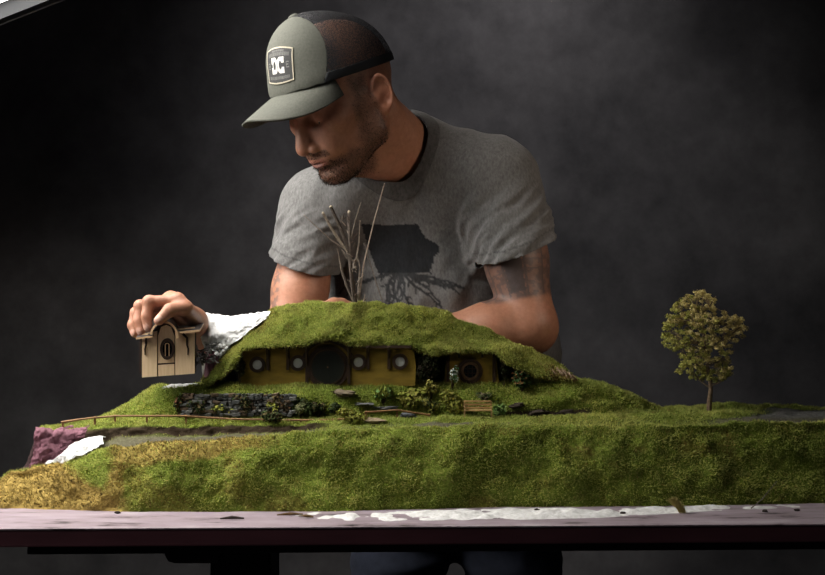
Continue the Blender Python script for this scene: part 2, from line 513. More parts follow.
for s in (-1, 1):
    pp = MB().tube([c0 + ex * -HX + ey * s * (HY + .012) - ez * .016, c0 + ex * HX + ey * s * (HY + .012) - ez * .016], 0.003)
    pp.build('piping', MATS['grey_piping'], sb)
top = c0 + ez * 0.34
V = []; 
for a, b_ in ((-1, -1), (1, -1), (1, 1), (-1, 1)): V.append(c0 + ex * a * HX + ey * b_ * HY + ez * .017)
for a, b_ in ((-1, -1), (1, -1), (1, 1), (-1, 1)): V.append(top + ex * a * .08 + ey * b_ * .08)
MB().add(V, [[0, 1, 5, 4], [1, 2, 6, 5], [2, 3, 7, 6], [3, 0, 4, 7], [4, 5, 6, 7]]).build('hood', MATS['black_fabric'], sb)
MB().tube([top, top + ez * 0.16], 0.055, 20).build('lamp_head', MATS['black_metal'], sb)
hp = top + ez * 0.1
stand = MB().tube([hp + [0, 0, 0], np.array([-1.55, 1.7, hp[2] - 0.1])], 0.015, 10).tube([np.array([-1.55, 1.7, hp[2] - 0.1]), np.array([-1.55, 1.7, 0.03])], 0.016, 10)
for k in range(3):
    an = k * 2.09 + 0.4
    stand.tube([np.array([-1.55, 1.7, 0.45]), np.array([-1.55 + .45 * math.cos(an), 1.7 + .45 * math.sin(an), 0.012])], 0.011, 8)
stand.build('stand', MATS['black_metal'], sb)

# ------------------------------------------------------------------ table
def tfront(x): return 1.462 + 0.038 * (x + 0.53) / 1.08 * (x > -0.1) * 1.0
yaw = math.radians(1.6)
RT = np.array([[math.cos(yaw), -math.sin(yaw), 0], [math.sin(yaw), math.cos(yaw), 0], [0, 0, 1]])
tc0 = np.array([0.05, 1.473, 0])           # a point on the front edge; table runs along RT[:,0]
def TP(a, b, z): return tc0 + RT[:, 0] * a + RT[:, 1] * b + np.array([0, 0, z])
tb = empty('work_table', TP(0, 0.25, 0), 'long worn lilac-white painted table with a dark maroon front edge', 'table')
MB().box(TP(0, 0.188, TABLE - 0.001), (1.98, 0.376, 0.002), RT, 0.0004).build('table_top', MATS['worn_lilac_paint'], tb)
MB().box(TP(0, 0.189, TABLE - 0.013), (1.978, 0.374, 0.022), RT, 0.002).build('apron', MATS['dark_maroon_paint'], tb)
MB().box(TP(0.26, 0.21, TABLE - 0.032), (1.62, 0.36, 0.016), RT, 0.002).build('under_board', MATS['dark_bench_timber'], tb)
br = MB(); xs = W(165, 545, 1.5)[0]; xe = W(218, 545, 1.5)[0]
zz = TABLE - 0.040
br.prism([(xs, 1.50, zz), (xe, 1.50, zz), (xe, 1.50, zz - .014), (xs + .012, 1.50, zz - .014), (xs + .004, 1.50, zz - .011), (xs, 1.50, zz - .004)], (0, .36, 0))
br.build('bracket', MATS['dark_bench_timber'], tb)
for (u0, u1, d) in ((215, 271, 1.54),):
    a = W(u0, 560, d)[0]; c = W(u1, 560, d)[0]
    MB().box(((a + c) / 2, d + 0.05, (TABLE - .04) / 2), (c - a, 0.10, TABLE - .04), None, 0.004).build('leg', MATS['dark_bench_timber'], tb)
for x, y in ((-.27, 1.78), (0.93, 1.56), (0.93, 1.80)):
    MB().box((x, y, (TABLE - .04) / 2), (0.075, 0.08, TABLE - .04), None, 0.004).build('leg', MATS['dark_bench_timber'], tb)

# ------------------------------------------------------------------ the model landscape
def row(pts): 
    u = [p[0] for p in pts]; v = [p[1] for p in pts]
    return lambda q: np.interp(q, u, v)
dA = row([(-40, 1.61), (0, 1.595), (120, 1.57), (330, 1.572), (500, 1.603), (680, 1.610), (825, 1.633), (900, 1.645)])
vC = row([(-40, 506), (-10, 490), (8, 470), (40, 464.5), (70, 463), (95, 453), (120, 446), (160, 442.5), (210, 440.5), (250, 437.5), (280, 434), (320, 430), (370, 428), (420, 427), (500, 426), (560, 428), (600, 426), (700, 424), (760, 421), (825, 421), (900, 420)])
vE = row([(-40, 500), (20, 470), (60, 463), (95, 442), (120, 435), (200, 434), (290, 432), (330, 426), (400, 421.5), (460, 421), (600, 418.5), (700, 416.5), (825, 414), (900, 414)])
vF = row([(-40, 500), (25, 470), (40, 433), (110, 427), (200, 425), (290, 424), (340, 422), (400, 420), (500, 418), (600, 416), (700, 414), (825, 412.5), (900, 412)])
vG = row([(-40, 500), (25, 470), (40, 431), (90, 424), (112, 420), (180, 417), (300, 415), (340, 416), (430, 417), (500, 416.5), (590, 414.5), (660, 412.5), (720, 412), (825, 411), (900, 411)])
vH = row([(-40, 500), (25, 470), (40, 430), (90, 423), (112, 417), (125, 409), (150, 402), (180, 394), (290, 392), (340, 396), (400, 394), (450, 395), (500, 393), (560, 397), (620, 405), (660, 411.5), (720, 410.5), (825, 410), (900, 410)])
vI = row([(-40, 500), (25, 470), (40, 429.5), (90, 422), (112, 415), (140, 397), (160, 389), (200, 386), (300, 386), (420, 385), (500, 382), (560, 380), (600, 383), (630, 393), (660, 410.5), (700, 409), (720, 408), (760, 407), (825, 409), (900, 409)])
vJ = row([(-40, 500), (25, 470), (40, 429), (90, 421), (112, 414), (145, 393), (165, 385.5), (200, 383), (500, 379.5), (565, 378), (605, 382), (636, 396), (662, 410), (700, 406.5), (745, 404.5), (780, 407), (825, 410), (900, 410)])
dC = lambda u: dA(u) + 0.052
dD = lambda u: dC(u) + 0.010
dE = lambda u: dC(u) + 0.038
dF = lambda u: dE(u) + 0.007
dG = lambda u: dF(u) + 0.030
dH = lambda u: dG(u) + 0.014
dI = lambda u: dH(u) + 0.020
dJ = lambda u: dI(u) + 0.055
dK = lambda u: dJ(u) + 0.022
def Wv(u, v, d): return np.stack([(u - 412.5) / FPX * d, d + 0 * u, CAMZ - (v - 287.5) / FPX * d], -1)
us = np.linspace(-40, 900, 420)
def floorpt(u, d): 
    p = Wv(u, 0 * u, d); p[:, 2] = TABLE - 0.001; return p
rA = floorpt(us, dA(us)); rC = Wv(us, vC(us), dC(us)); 
zB = lambda t: rA * (1 - t) + rC * t
rB1 = zB(0.30); rB1[:, 1] -= 0.004; rB1[:, 2] += 0.010
rB2 = zB(0.70); rB2[:, 1] -= 0.006; rB2[:, 2] += 0.007
rD = Wv(us, vC(us) + 1.0, dD(us)); rD[:, 2] -= 0.0025; rD[:, 2] = np.maximum(rD[:, 2], TABLE)
rE = Wv(us, vE(us), dE(us)); rF = Wv(us, vF(us), dF(us)); rG = Wv(us, vG(us), dG(us)); rH = Wv(us, vH(us), dH(us))
rI = Wv(us, vI(us), dI(us)); rJ = Wv(us, vJ(us), dJ(us)); rK = floorpt(us, dK(us))
rows = [rA, rB1, rB2, rC, rD, rE, rF, rG, rH, rI, rJ, rK]
for r in rows[3:-1]: r[:, 2] = np.maximum(r[:, 2], TABLE + 0.0)
seg = [10, 14, 10, 5, 9, 8, 9, 7, 7, 12, 6]
grid = []; par = []
for i, n in enumerate(seg):
    for j in range(n):
        t = j / n; grid.append(rows[i] * (1 - t) + rows[i + 1] * t); par.append(i + t)
grid.append(rows[-1]); par.append(len(rows) - 1)
G = np.stack(grid, 1)                       # (nu, nrow, 3)
par = np.array(par); nu, nr = G.shape[:2]
for _ in range(2):                          # ease the creases
    G[:, 1:-1] = 0.25 * G[:, :-2] + 0.5 * G[:, 1:-1] + 0.25 * G[:, 2:]
for _ in range(2):
    G[1:-1] = 0.25 * G[:-2] + 0.5 * G[1:-1] + 0.25 * G[2:]
Vt = G.reshape(-1, 3); idx = np.arange(nu * nr).reshape(nu, nr)
Qt = np.stack([idx[:-1, :-1].ravel(), idx[1:, :-1].ravel(), idx[1:, 1:].ravel(), idx[:-1, 1:].ravel()], 1)
Nt = vnormals(Vt, Qt); 
if Nt[:, 2].mean() < 0: Qt = Qt[:, ::-1]; Nt = -Nt
pv = np.tile(par, nu); uv_u = np.repeat(us, nr)
gully = (fbm(Vt, (9, 4, 5), 2, 3) * 0.020 + fbm(Vt, (26, 10, 12), 2, 4) * 0.007) * sstep(0.1, 1.2, pv) * (1 - sstep(2.7, 3.4, pv))
rough = fbm(Vt, 30, 3, 9) * 0.006 + fbm(Vt, 90, 2, 12) * 0.0026
flat = 1 - 0.55 * ((pv > 3.6) & (pv < 4.8))
Vt = Vt + Nt * (gully + rough * flat)[:, None]
Vt = Vt + Nt * (fbm(Vt, (120, 120, 160), 2, 45) * 0.0045 * sstep(4.7, 5.0, pv) * (1 - sstep(5.9, 6.3, pv)) * (uv_u < 345))[:, None]
terr_bump = (fbm(Vt, (24, 16, 40), 3, 41) * 0.013) * sstep(7, 7.6, pv) * (1 - sstep(9.2, 9.8, pv)) * sstep(480, 540, uv_u)
Vt = Vt + Nt * terr_bump[:, None]
Vt[:, 2] = np.maximum(Vt[:, 2], TABLE - 0.0005)

def cover(u, par_, P):
    """what grows where: returns ground colour, straw share 0..1, turf density 0..1"""
    n1 = fbm(P, 28, 3, 31); n2 = fbm(P, 9, 2, 37)
    q, k = UV(P); q = q + 9 * n1; k = k + 6 * fbm(P, 35, 3, 33)
    # bare straw-coloured left end, a dry streak down the bank and along its brow
    lo_ = (1 - sstep(0, 22, q - np.interp(k, [455, 464, 480, 490, 500, 515], [45, 55, 72, 92, 112, 118]))) * sstep(456, 462, k) * (par_ < 3.4)
    band = (1 - sstep(5, 12, np.abs(q - np.interp(k, [445, 460, 480, 510], [128, 118, 116, 108])))) * (par_ < 3.3)
    top = sstep(100, 118, q) * (1 - sstep(0, 5, k - np.interp(q, [110, 130, 200, 260, 300], [470, 462, 456, 446, 434]))) * (1 - sstep(230, 300, q)) * (par_ < 3.9)
    straw = np.maximum.reduce([lo_, band * .85, top * .8, 0.30 * sstep(0.25, 0.6, n1 + n2) * (par_ < 3)])
    path = sstep(3.6, 3.8, par_ + 0.15 * n1) * (1 - sstep(4.75, 4.95, par_ + .2 * n1)) * (0.85 + 0.15 * n1)
    path = path * (1 - .45 * sstep(300, 330, u) * (1 - sstep(400, 430, u))) * (1 - .62 * sstep(470, 520, u + 40 * n1) * (1 - sstep(690, 740, u)))
    path2 = sstep(735, 775, u + 30 * n1) * sstep(4.4, 4.8, par_) * (1 - sstep(7.6, 8.4, par_ + .5 * n1))       # gravel at the right
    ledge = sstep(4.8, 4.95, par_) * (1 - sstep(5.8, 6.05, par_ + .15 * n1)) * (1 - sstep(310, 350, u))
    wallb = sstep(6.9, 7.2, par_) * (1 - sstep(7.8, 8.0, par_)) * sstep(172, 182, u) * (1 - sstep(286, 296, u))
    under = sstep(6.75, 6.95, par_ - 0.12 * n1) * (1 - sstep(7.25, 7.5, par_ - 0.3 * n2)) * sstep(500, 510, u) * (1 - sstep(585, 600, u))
    white = (np.abs(u - 181) < 16 + 8 * n1) * (np.abs(par_ - 9.6) < 0.55 + .3 * n1) * 1.0
    bare = np.clip(np.maximum.reduce([path, path2, ledge, wallb, under, white]), 0, 1)
    dens = 1 - sstep(0.3, 0.7, bare)
    dens = dens * (1 - sstep(0.6, 0.95, straw) * 0.25) * (1 - (u < 39) * (par_ > 3.6))
    g = np.array([0.16, 0.21, 0.032]); st = np.array([0.40, 0.285, 0.085])
    col = g * (1 - straw[:, None]) + st * straw[:, None]
    col = col * (1 - path[:, None]) + np.array([0.115, 0.095, 0.077]) * path[:, None]
    col = col * (1 - path2[:, None]) + np.array([0.15, 0.145, 0.135]) * path2[:, None]
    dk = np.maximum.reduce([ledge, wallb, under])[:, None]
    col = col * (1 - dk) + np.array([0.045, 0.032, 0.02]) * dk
    col = np.where(((u < 39) & (par_ > 3.6))[:, None], np.array([.05, .03, .03]), col)
    col = col * (1 - white[:, None]) + np.array([0.7, 0.7, 0.68]) * white[:, None]
    return np.clip(col, 0.004, 1), straw, dens

scape = empty('model_landscape', (0.05, 1.70, TABLE), 'long grassy model hillside with terraces standing on the painted table', 'model landscape')
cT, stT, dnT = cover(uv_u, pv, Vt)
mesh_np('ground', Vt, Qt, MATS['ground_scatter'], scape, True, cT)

def turf(name, V, F, dens, straw, parent, n, length=(0.0026, 0.0052), width=0.0008, seed=1, lush=None, fall=0.35):
    """short static grass: n little blades scattered over a mesh by density"""
    r = np.random.default_rng(seed)
    T = tris(F); a, b_, c = V[T[:, 0]], V[T[:, 1]], V[T[:, 2]]
    cr = np.cross(b_ - a, c - a); area = np.linalg.norm(cr, axis=1) / 2
    wt = area * dens[T].mean(1)
    pick = r.choice(len(T), n, p=wt / wt.sum())
    s, t = r.random(n), r.random(n); m_ = s + t > 1; s[m_], t[m_] = 1 - s[m_], 1 - t[m_]
    P0 = a[pick] + (b_ - a)[pick] * s[:, None] + (c - a)[pick] * t[:, None]
    nn = cr[pick] / np.maximum(np.linalg.norm(cr[pick], axis=1), 1e-12)[:, None]
    st = straw[T].mean(1)[pick]
    lean = r.normal(0, 0.55, (n, 3)); 
    flow = np.stack([fbm(P0, 35, 2, seed + 3), fbm(P0, 35, 2, seed + 5), 0 * s], 1) * 1.1
    dirn = nn * 0.55 + np.array([0, 0, 0.2]) + lean * 0.8 + flow - np.array([0, 0, fall]) * (1 - nn[:, 2:3])
    dirn /= np.linalg.norm(dirn, axis=1)[:, None]
    side = np.cross(dirn, r.normal(0, 1, (n, 3))); side /= np.linalg.norm(side, axis=1)[:, None]
    L = r.uniform(*length, n) * (1 + 0.35 * fbm(P0, 60, 2, seed + 7)); wd = width * r.uniform(0.7, 1.3, n)
    # colour
    base = np.array([0.360, 0.425, 0.105]); yel = np.array([0.560, 0.560, 0.165]); dk = np.array([0.15, 0.20, 0.04]); sw = np.array([0.46, 0.345, 0.11]); br_ = np.array([0.12, 0.085, 0.03])
    k = r.random(n)[:, None]; pn = np.clip(fbm(P0, 22, 4, seed + 9) * 1.1 + 0.5, 0, 1)[:, None]
    col = base * (1 - pn) + yel * pn
    ol = sstep(.12, .45, fbm(P0, 38, 3, seed + 13))[:, None]; col = col * (1 - .55 * ol) + np.array([.20, .185, .055]) * .55 * ol
    col = np.where(k < 0.25, dk * 0.6 + col * 0.4, col)
    if lush is not None: col = col * lush[T].mean(1)[pick][:, None]
    col = np.where((r.random(n) < st)[:, None], np.where(k > 0.62, br_, sw * .85), col)
    col = np.where((r.random(n) < 0.03)[:, None], sw * 0.8, col) * r.uniform(0.75, 1.2, n)[:, None]
    Vb = np.empty((n, 3, 3)); Vb[:, 0] = P0 - side * wd[:, None] - nn * 0.0005; Vb[:, 1] = P0 + side * wd[:, None] - nn * 0.0005; Vb[:, 2] = P0 + dirn * L[:, None]
    o = mesh_np(name, Vb.reshape(-1, 3), np.arange(n * 3).reshape(-1, 3), MATS['static_grass'], parent, False, np.repeat(col, 3, axis=0))
    o['kind'] = 'stuff'; return o

seen = (pv < 10.3) & (Vt[:, 2] > TABLE + 0.003)
turf('turf', Vt, Qt, dnT * seen, stT, scape, 190000, seed=11)
BVH_T = BVHTree.FromPolygons([tuple(p) for p in Vt], [tuple(int(i) for i in f) for f in Qt])
def ground_at(x, y):
    h = BVH_T.ray_cast(Vector((x, y, 3)), Vector((0, 0, -1)))
    return h[0].z if h[0] is not None else TABLE
def onground(u, v, d):
    p = W(u, v, d); return np.array([p[0], p[1], ground_at(p[0], p[1])])
def hit(u, v, bvh=None):
    """where the line of sight to that spot first meets the ground"""
    o = Vector((0, 0, CAMZ)); dr = Vector(((u - 412.5) / FPX, 1, -(v - 287.5) / FPX)).normalized()
    h = (bvh or BVH_T).ray_cast(o, dr)
    return None if h[0] is None else np.array(h[0])

# the grassed hill over the little house
fd = lambda u: dI(u) + 0.004
R0 = row([(200, 386), (208, 384), (222, 379), (236, 366), (242, 350), (270, 347.5), (305, 346.5), (315, 342), (328, 339), (341, 342), (352, 346.5), (410, 347.5), (418, 352), (432, 357), (446, 353), (470, 351.5), (495, 353.5), (508, 364), (530, 375), (560, 381), (576, 381)])
R2 = row([(200, 384), (208, 378), (225, 356), (243, 339), (270, 327), (300, 322), (330, 320), (360, 322), (400, 325), (440, 334), (470, 340), (500, 345), (530, 358), (555, 370), (576, 379)])
R3 = row([(200, 384), (210, 374), (225, 356), (240, 336), (252, 325), (268, 313), (285, 306), (305, 302.5), (330, 301.5), (350, 301.5), (390, 303.5), (420, 305.5), (440, 310), (460, 318), (480, 327), (500, 336), (520, 343.5), (540, 352), (560, 363), (572, 373), (576, 378)])
uh = np.linspace(203, 576, 210)
r_u = Wv(uh, R0(uh) + 1.0, fd(uh) + 0.010)
r_0 = Wv(uh, R0(uh), fd(uh) - 0.016)
r_1 = Wv(uh, R0(uh) * 0.8 + R2(uh) * 0.2 , fd(uh) - 0.017)
r_2 = Wv(uh, R2(uh), fd(uh) + 0.010)
r_3 = Wv(uh, R3(uh) , fd(uh) + 0.043)
r_4 = Wv(uh, R3(uh) + 6, fd(uh) + 0.060)
r_5 = Wv(uh, np.maximum(R3(uh) + 30, 390), fd(uh) + 0.072)
hrows = [r_u, r_0, r_1, r_2, r_3, r_4, r_5]; hseg = [5, 3, 12, 14, 6, 8]
gr = []; hp_ = []
for i, n in enumerate(hseg):
    for j in range(n):
        t = j / n; gr.append(hrows[i] * (1 - t) + hrows[i + 1] * t); hp_.append(i + t)
gr.append(hrows[-1]); hp_.append(len(hrows) - 1)
H = np.stack(gr, 1); hp_ = np.array(hp_); hu, hr = H.shape[:2]
for _ in range(3):
    H[:, 1:-1] = 0.25 * H[:, :-2] + 0.5 * H[:, 1:-1] + 0.25 * H[:, 2:]
Vh = H.reshape(-1, 3); idx = np.arange(hu * hr).reshape(hu, hr)
Qh = np.stack([idx[:-1, :-1].ravel(), idx[1:, :-1].ravel(), idx[1:, 1:].ravel(), idx[:-1, 1:].ravel()], 1)
Nh = vnormals(Vh, Qh)
top_i = (np.tile(hp_, hu) > 3.5) & (np.tile(hp_, hu) < 4.5)
if Nh[top_i, 2].mean() < 0: Qh = Qh[:, ::-1]; Nh = -Nh
hpv = np.tile(hp_, hu); huv = np.repeat(uh, hr)
Vh = Vh + Nh * ((fbm(Vh, 26, 3, 51) * 0.008 + fbm(Vh, 75, 3, 53) * 0.0042) * sstep(0.8, 2.0, hpv) + fbm(Vh, 90, 2, 57) * 0.003 * (hpv < 2))[:, None]
nn_ = fbm(Vh, 30, 3, 61)
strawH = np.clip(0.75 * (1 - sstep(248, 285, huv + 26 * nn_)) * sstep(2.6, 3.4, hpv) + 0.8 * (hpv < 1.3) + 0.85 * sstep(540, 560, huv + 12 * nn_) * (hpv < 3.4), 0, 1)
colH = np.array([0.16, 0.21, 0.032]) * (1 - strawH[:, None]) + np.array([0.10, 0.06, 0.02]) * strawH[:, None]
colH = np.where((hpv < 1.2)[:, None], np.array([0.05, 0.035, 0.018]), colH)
mesh_np('hill', Vh, Qh, MATS['ground_scatter'], scape, True, colH)
turf('hill_turf', Vh, Qh, (sstep(0.9, 1.2, hpv) * (hpv < 5.0) + 0.0) * (1 - 0.75 * sstep(548, 565, huv)), strawH * 0.8, scape, 110000, seed=23)
BVH_H = BVHTree.FromPolygons([tuple(p) for p in Vh], [tuple(int(i) for i in f) for f in Qh])

# bare plaster on the hill's left shoulder and on the terrace end
def patch(name, mat, rws, segs, n_u, amp, freq, seed, label=None):
    P = []; q = np.linspace(0, 1, n_u)
    rr = []
    for pts in rws:
        pts = np.array([W(*p) for p in pts]); t = np.linspace(0, 1, len(pts))
        rr.append(np.stack([np.interp(q, t, pts[:, i]) for i in range(3)], 1))
    for i in range(len(rr) - 1):
        for j in range(segs): P.append(rr[i] * (1 - j / segs) + rr[i + 1] * j / segs)
    P.append(rr[-1]); A = np.stack(P, 1)
    for _ in range(2): A[:, 1:-1] = 0.25 * A[:, :-2] + 0.5 * A[:, 1:-1] + 0.25 * A[:, 2:]
    V = A.reshape(-1, 3); a, b_ = A.shape[:2]; idx = np.arange(a * b_).reshape(a, b_)
    Q = np.stack([idx[:-1, :-1].ravel(), idx[1:, :-1].ravel(), idx[1:, 1:].ravel(), idx[:-1, 1:].ravel()], 1)
    Nn = vnormals(V, Q)
    if (Nn * (np.array([0, -1, 0.6]))).sum(1).mean() < 0: Q = Q[:, ::-1]; Nn = -Nn
    V = V + Nn * (fbm(V, freq, 4, seed) * amp + (.5 - np.abs(fbm(V, freq * 3.2, 2, seed + 1))) * amp * .45)[:, None]
    o = mesh_np(name, V, Q, MATS[mat], scape, True)
    if label: o['label'] = label
    return o
D0 = float(fd(225))
patch('plaster_patch', 'white_plaster', [
    [(206, 352, D0 + .020), (216, 350, D0 + .014), (228, 346, D0 + .006), (240, 339, D0 + .002), (252, 329, D0 + .012), (266, 319, D0 + .030)],
    [(201, 338, D0 + .022), (212, 336, D0 + .014), (226, 333, D0 + .010), (240, 328, D0 + .010), (254, 322, D0 + .022), (270, 313.5, D0 + .036)],
    [(199, 320, D0 + .034), (205, 314.5, D0 + .036), (218, 312.5, D0 + .036), (232, 316, D0 + .036), (250, 315, D0 + .038), (271, 311.5, D0 + .042)],
    [(200, 324, D0 + .050), (206, 322, D0 + .052), (218, 322, D0 + .054), (232, 324, D0 + .055), (250, 324, D0 + .055), (271, 318, D0 + .055)],
    [(203, 392, D0 + .056), (208, 392, D0 + .058), (218, 392, D0 + .060), (232, 392, D0 + .062), (250, 392, D0 + .062), (271, 392, D0 + .062)]], 16, 100, 0.006, 60, 71, 'bare white plaster')
patch('terrace_plaster', 'white_plaster', [
    [(160, 390, dI(178) + .003), (172, 389, dI(178)), (184, 389, dI(184)), (200, 389, dI(196) + .004)],
    [(163, 386, dI(178) + .014), (172, 383.5, dI(178) + .014), (184, 383.5, dI(184) + .014), (196, 385, dI(196) + .014)],
    [(166, 387, dI(178) + .036), (174, 386, dI(178) + .038), (184, 386, dI(184) + .038), (194, 387, dI(196) + .036)]], 6, 24, 0.003, 90, 73, 'small white plaster spot')
patch('foam_post', 'pink_foam', [
    [(203, 388, D0 + .006), (207, 387, D0 + .002), (212, 387, D0 + .002), (219, 387, D0 + .010)],
    [(205, 360, D0 + .012), (208, 358, D0 + .006), (214, 357, D0 + .006), (219, 357, D0 + .014)],
    [(206, 350, D0 + .030), (209, 348, D0 + .030), (214, 348, D0 + .030), (219, 348, D0 + .034)]], 10, 16, 0.002, 60, 75, 'pale pink foam showing under the plaster')
# left end: sawn pink foam, plaster below it
fl = lambda u, v, k=0.0: (u, v, float(dF(np.array(60.0))) + k)
patch('foam_block', 'pink_foam', [
    [fl(31, 470, -.030), fl(40, 469, -.034), fl(50, 466, -.034), fl(60, 462, -.030), fl(72, 452, -.02), fl(84, 442, -.012)],
    [fl(33, 450, -.026), fl(42, 450, -.028), fl(54, 448, -.030), fl(64, 446, -.024), fl(74, 441, -.014), fl(86, 434, -.006)],
    [fl(35, 431, -.022), fl(43, 430, -.024), fl(54, 433, -.020), fl(64, 433, -.014), fl(76, 431, -.006), fl(90, 427.5, 0)],
    [fl(36, 429, .02), fl(43, 428.5, .02), fl(54, 429, .02), fl(64, 429, .02), fl(76, 428, .02), fl(90, 426, .02)],
    [fl(36, 470, .05), fl(43, 470, .055), fl(54, 470, .06), fl(64, 470, .06), fl(76, 470, .06), fl(90, 470, .06)]], 16, 100, 0.010, 45, 77, 'sawn pink foam at the left end')
patch('end_plaster', 'white_plaster', [
    [fl(40, 470, -.036), fl(52, 467, -.040), fl(66, 463, -.046), fl(80, 456, -.046), fl(92, 450, -.046), fl(104, 444, -.044)],
    [fl(46, 463, -.037), fl(56, 458, -.038), fl(68, 452, -.036), fl(80, 446, -.034), fl(92, 441, -.030), fl(104, 438.5, -.026)],
    [fl(54, 458, -.030), fl(64, 452, -.028), fl(74, 445, -.024), fl(84, 440, -.022), fl(95, 437, -.018), fl(106, 437, -.016)]], 16, 100, 0.007, 60, 79, 'white plaster slope at the left end')

# ------------------------------------------------------------------ the little house fronts in the hill
def ring(mb, c, r0, r1, y0, y1, n=28, m=0, arc=(0, 2 * math.pi), sx=1.0, sz=1.0):
    """flat ring standing upright in the X-Z plane, between depths y0 (front) and y1"""
    full = abs(arc[1] - arc[0]) > 6.2; k = n if full else n + 1
    V = []; F = []
    for i in range(k):
        a = arc[0] + (arc[1] - arc[0]) * i / n; ca, sa = math.cos(a) * sx, math.sin(a) * sz
        for r, y in ((r0, y0), (r1, y0), (r1, y1), (r0, y1)): V.append((c[0] + r * ca, y, c[2] + r * sa))
    for i in range(n):
        j = (i + 1) % k
        for e in range(4): F.append([4 * i + e, 4 * i + (e + 1) % 4, 4 * j + (e + 1) % 4, 4 * j + e])
    if not full: F += [[0, 1, 2, 3], [4 * (k - 1) + e for e in (3, 2, 1, 0)]]
    return mb.add(V, F, m=m)
def disc(mb, c, r, y0, y1, n=28, m=0, sx=1.0, sz=1.0):
    pts = [(c[0] + r * sx * math.cos(2 * math.pi * i / n), y0, c[2] + r * sz * math.sin(2 * math.pi * i / n)) for i in range(n)]
    return mb.prism(pts, (0, y1 - y0, 0), m=m)
def px(n, d): return n * d / FPX

DF = float(fd(328)) + 0.004
cot = empty('miniature_house_front', W(328, 386, DF), 'mustard house front with round dark door and four round windows under the turf', 'model house')
out = [(241, 386), (415, 386), (416, 366), (414, 352), (408, 345), (352, 345), (341, 339), (328, 336), (315, 339), (304, 345), (248, 345), (243, 352), (240, 366)]
MB().prism([W(u, v, DF) for u, v in out], (0, 0.006, 0)).build('wall', MATS['mustard_painted_wood'], cot)
def dome(parent, u, v, rpx, D):
    c = W(u, v, D)
    f = ring(MB(), c, px(rpx * 0.60, D), px(rpx, D), D - 0.0035, D).build('window_frame', MATS['dark_brown_wood'], parent, auto=0.6)
    disc(MB(), c, px(rpx * 0.63, D), D - 0.0018, D - 0.0006).build('pane', MATS['milky_pane'], f)
    return f
for u, v in ((257.5, 364.5), (298, 363), (358.5, 362), (400, 361.5)): dome(cot, u, v, 8.0, DF)
dc = W(328, 367, DF)
d_ = disc(MB(), dc, px(16.5, DF), DF - 0.004, DF).build('door', MATS['dark_green_paint'], cot)
ring(MB(), dc, px(16.0, DF), px(17.2, DF), DF - 0.0048, DF, 40).build('door_rim', MATS['dark_brown_wood'], d_, auto=0.6)
pl = MB()
for k in range(-4, 5): pl.box(dc + np.array([px(k * 3.2, DF), -.0042, 0]), (px(.35, DF), .0006, 2 * px(math.sqrt(max(15.5 ** 2 - (k * 3.2) ** 2, 1)), DF)))
pl.build('plank_joint', MATS['black_fabric'], d_)
MB().sphere(dc + np.array([0, -.006, 0]), .0013).build('knob', MATS['brown_wood'], d_)
ring(MB(), dc, px(17.6, DF), px(21.5, DF), DF - 0.0035, DF, 40).build('door_frame', MATS['dark_brown_wood'], cot, auto=0.6)
ring(MB(), W(328, 367, DF), px(24.5, DF), px(27.5, DF), DF - 0.008, DF, 24, arc=(math.radians(22), math.radians(158))).build('arch_beam', MATS['dark_brown_wood'], cot, auto=0.6)
for u, v0, v1 in ((268, 346, 370), (288, 346, 370), (307, 346, 384), (349, 346, 384), (368, 346, 369), (389, 346, 369)):
    lo = W(u, v1, DF); hi = W(u, v0, DF)
    s = -1 if u in (268, 307, 368) else 1
    w2 = px(1.5, DF)
    br_ = MB().box((lo + hi) / 2 + np.array([0, -.0018, 0]), (2 * w2, .0036, hi[2] - lo[2]))
    a = hi + np.array([0, -.0018, 0])
    br_.tube([lo * .5 + hi * .5 + np.array([0, -.003, 0]), lo * .3 + hi * .7 + np.array([0, -.008, 0]), hi + np.array([0, -.016, 0])], px(1.2, DF), 6)
    br_.build('bracket', MATS['dark_brown_wood'], cot)
MB().box((W(276, 346.5, DF) + np.array([0, -.006, 0])), (px(66, DF), .012, px(2.5, DF))).build('eave_beam', MATS['dark_brown_wood'], cot)
MB().box((W(381, 346.5, DF) + np.array([0, -.006, 0])), (px(60, DF), .012, px(2.5, DF))).build('eave_beam', MATS['dark_brown_wood'], cot)

DS = float(fd(470)) + 0.003
cot2 = empty('miniature_house_front', W(470, 382, DS), 'small mustard house front with one round dark window, at the right of the hill', 'model house')
out = [(444, 383), (499, 383), (497, 362), (494, 352), (480, 350), (460, 350), (447, 353)]
MB().prism([W(u, v, DS) for u, v in out], (0, 0.006, 0)).build('wall', MATS['mustard_painted_wood'], cot2)
c = W(470, 371, DS)
f = ring(MB(), c, px(9.4, DS), px(12.6, DS), DS - .0045, DS, 32).build('window_frame', MATS['dark_brown_wood'], cot2, auto=0.6)
ring(MB(), c, px(6.6, DS), px(9.0, DS), DS - .0035, DS, 32).build('inner_ring', MATS['mid_brown_wood'], f, auto=0.6)
disc(MB(), c, px(6.8, DS), DS - .0015, DS - .0003).build('pane', MATS['dark_glass_pane'], f)
mu = MB()
for k in (-1, 1):
    mu.box(c + np.array([px(k * 2.2, DS), -.0022, 0]), (px(.6, DS), .001, px(12, DS))); mu.box(c + np.array([0, -.0022, px(k * 2.2, DS)]), (px(12, DS), .001, px(.6, DS)))
mu.build('glazing_bar', MATS['dark_brown_wood'], f)
for u in (459, 482):
    MB().box(W(u, 354.5, DS) + np.array([0, -.004, 0]), (px(2, DS), .008, px(6, DS))).build('bracket', MATS['dark_brown_wood'], cot2)
MB().box(W(470, 351.5, DS) + np.array([0, -.004, 0]), (px(46, DS), .010, px(2.4, DS))).build('eave_beam', MATS['dark_brown_wood'], cot2)
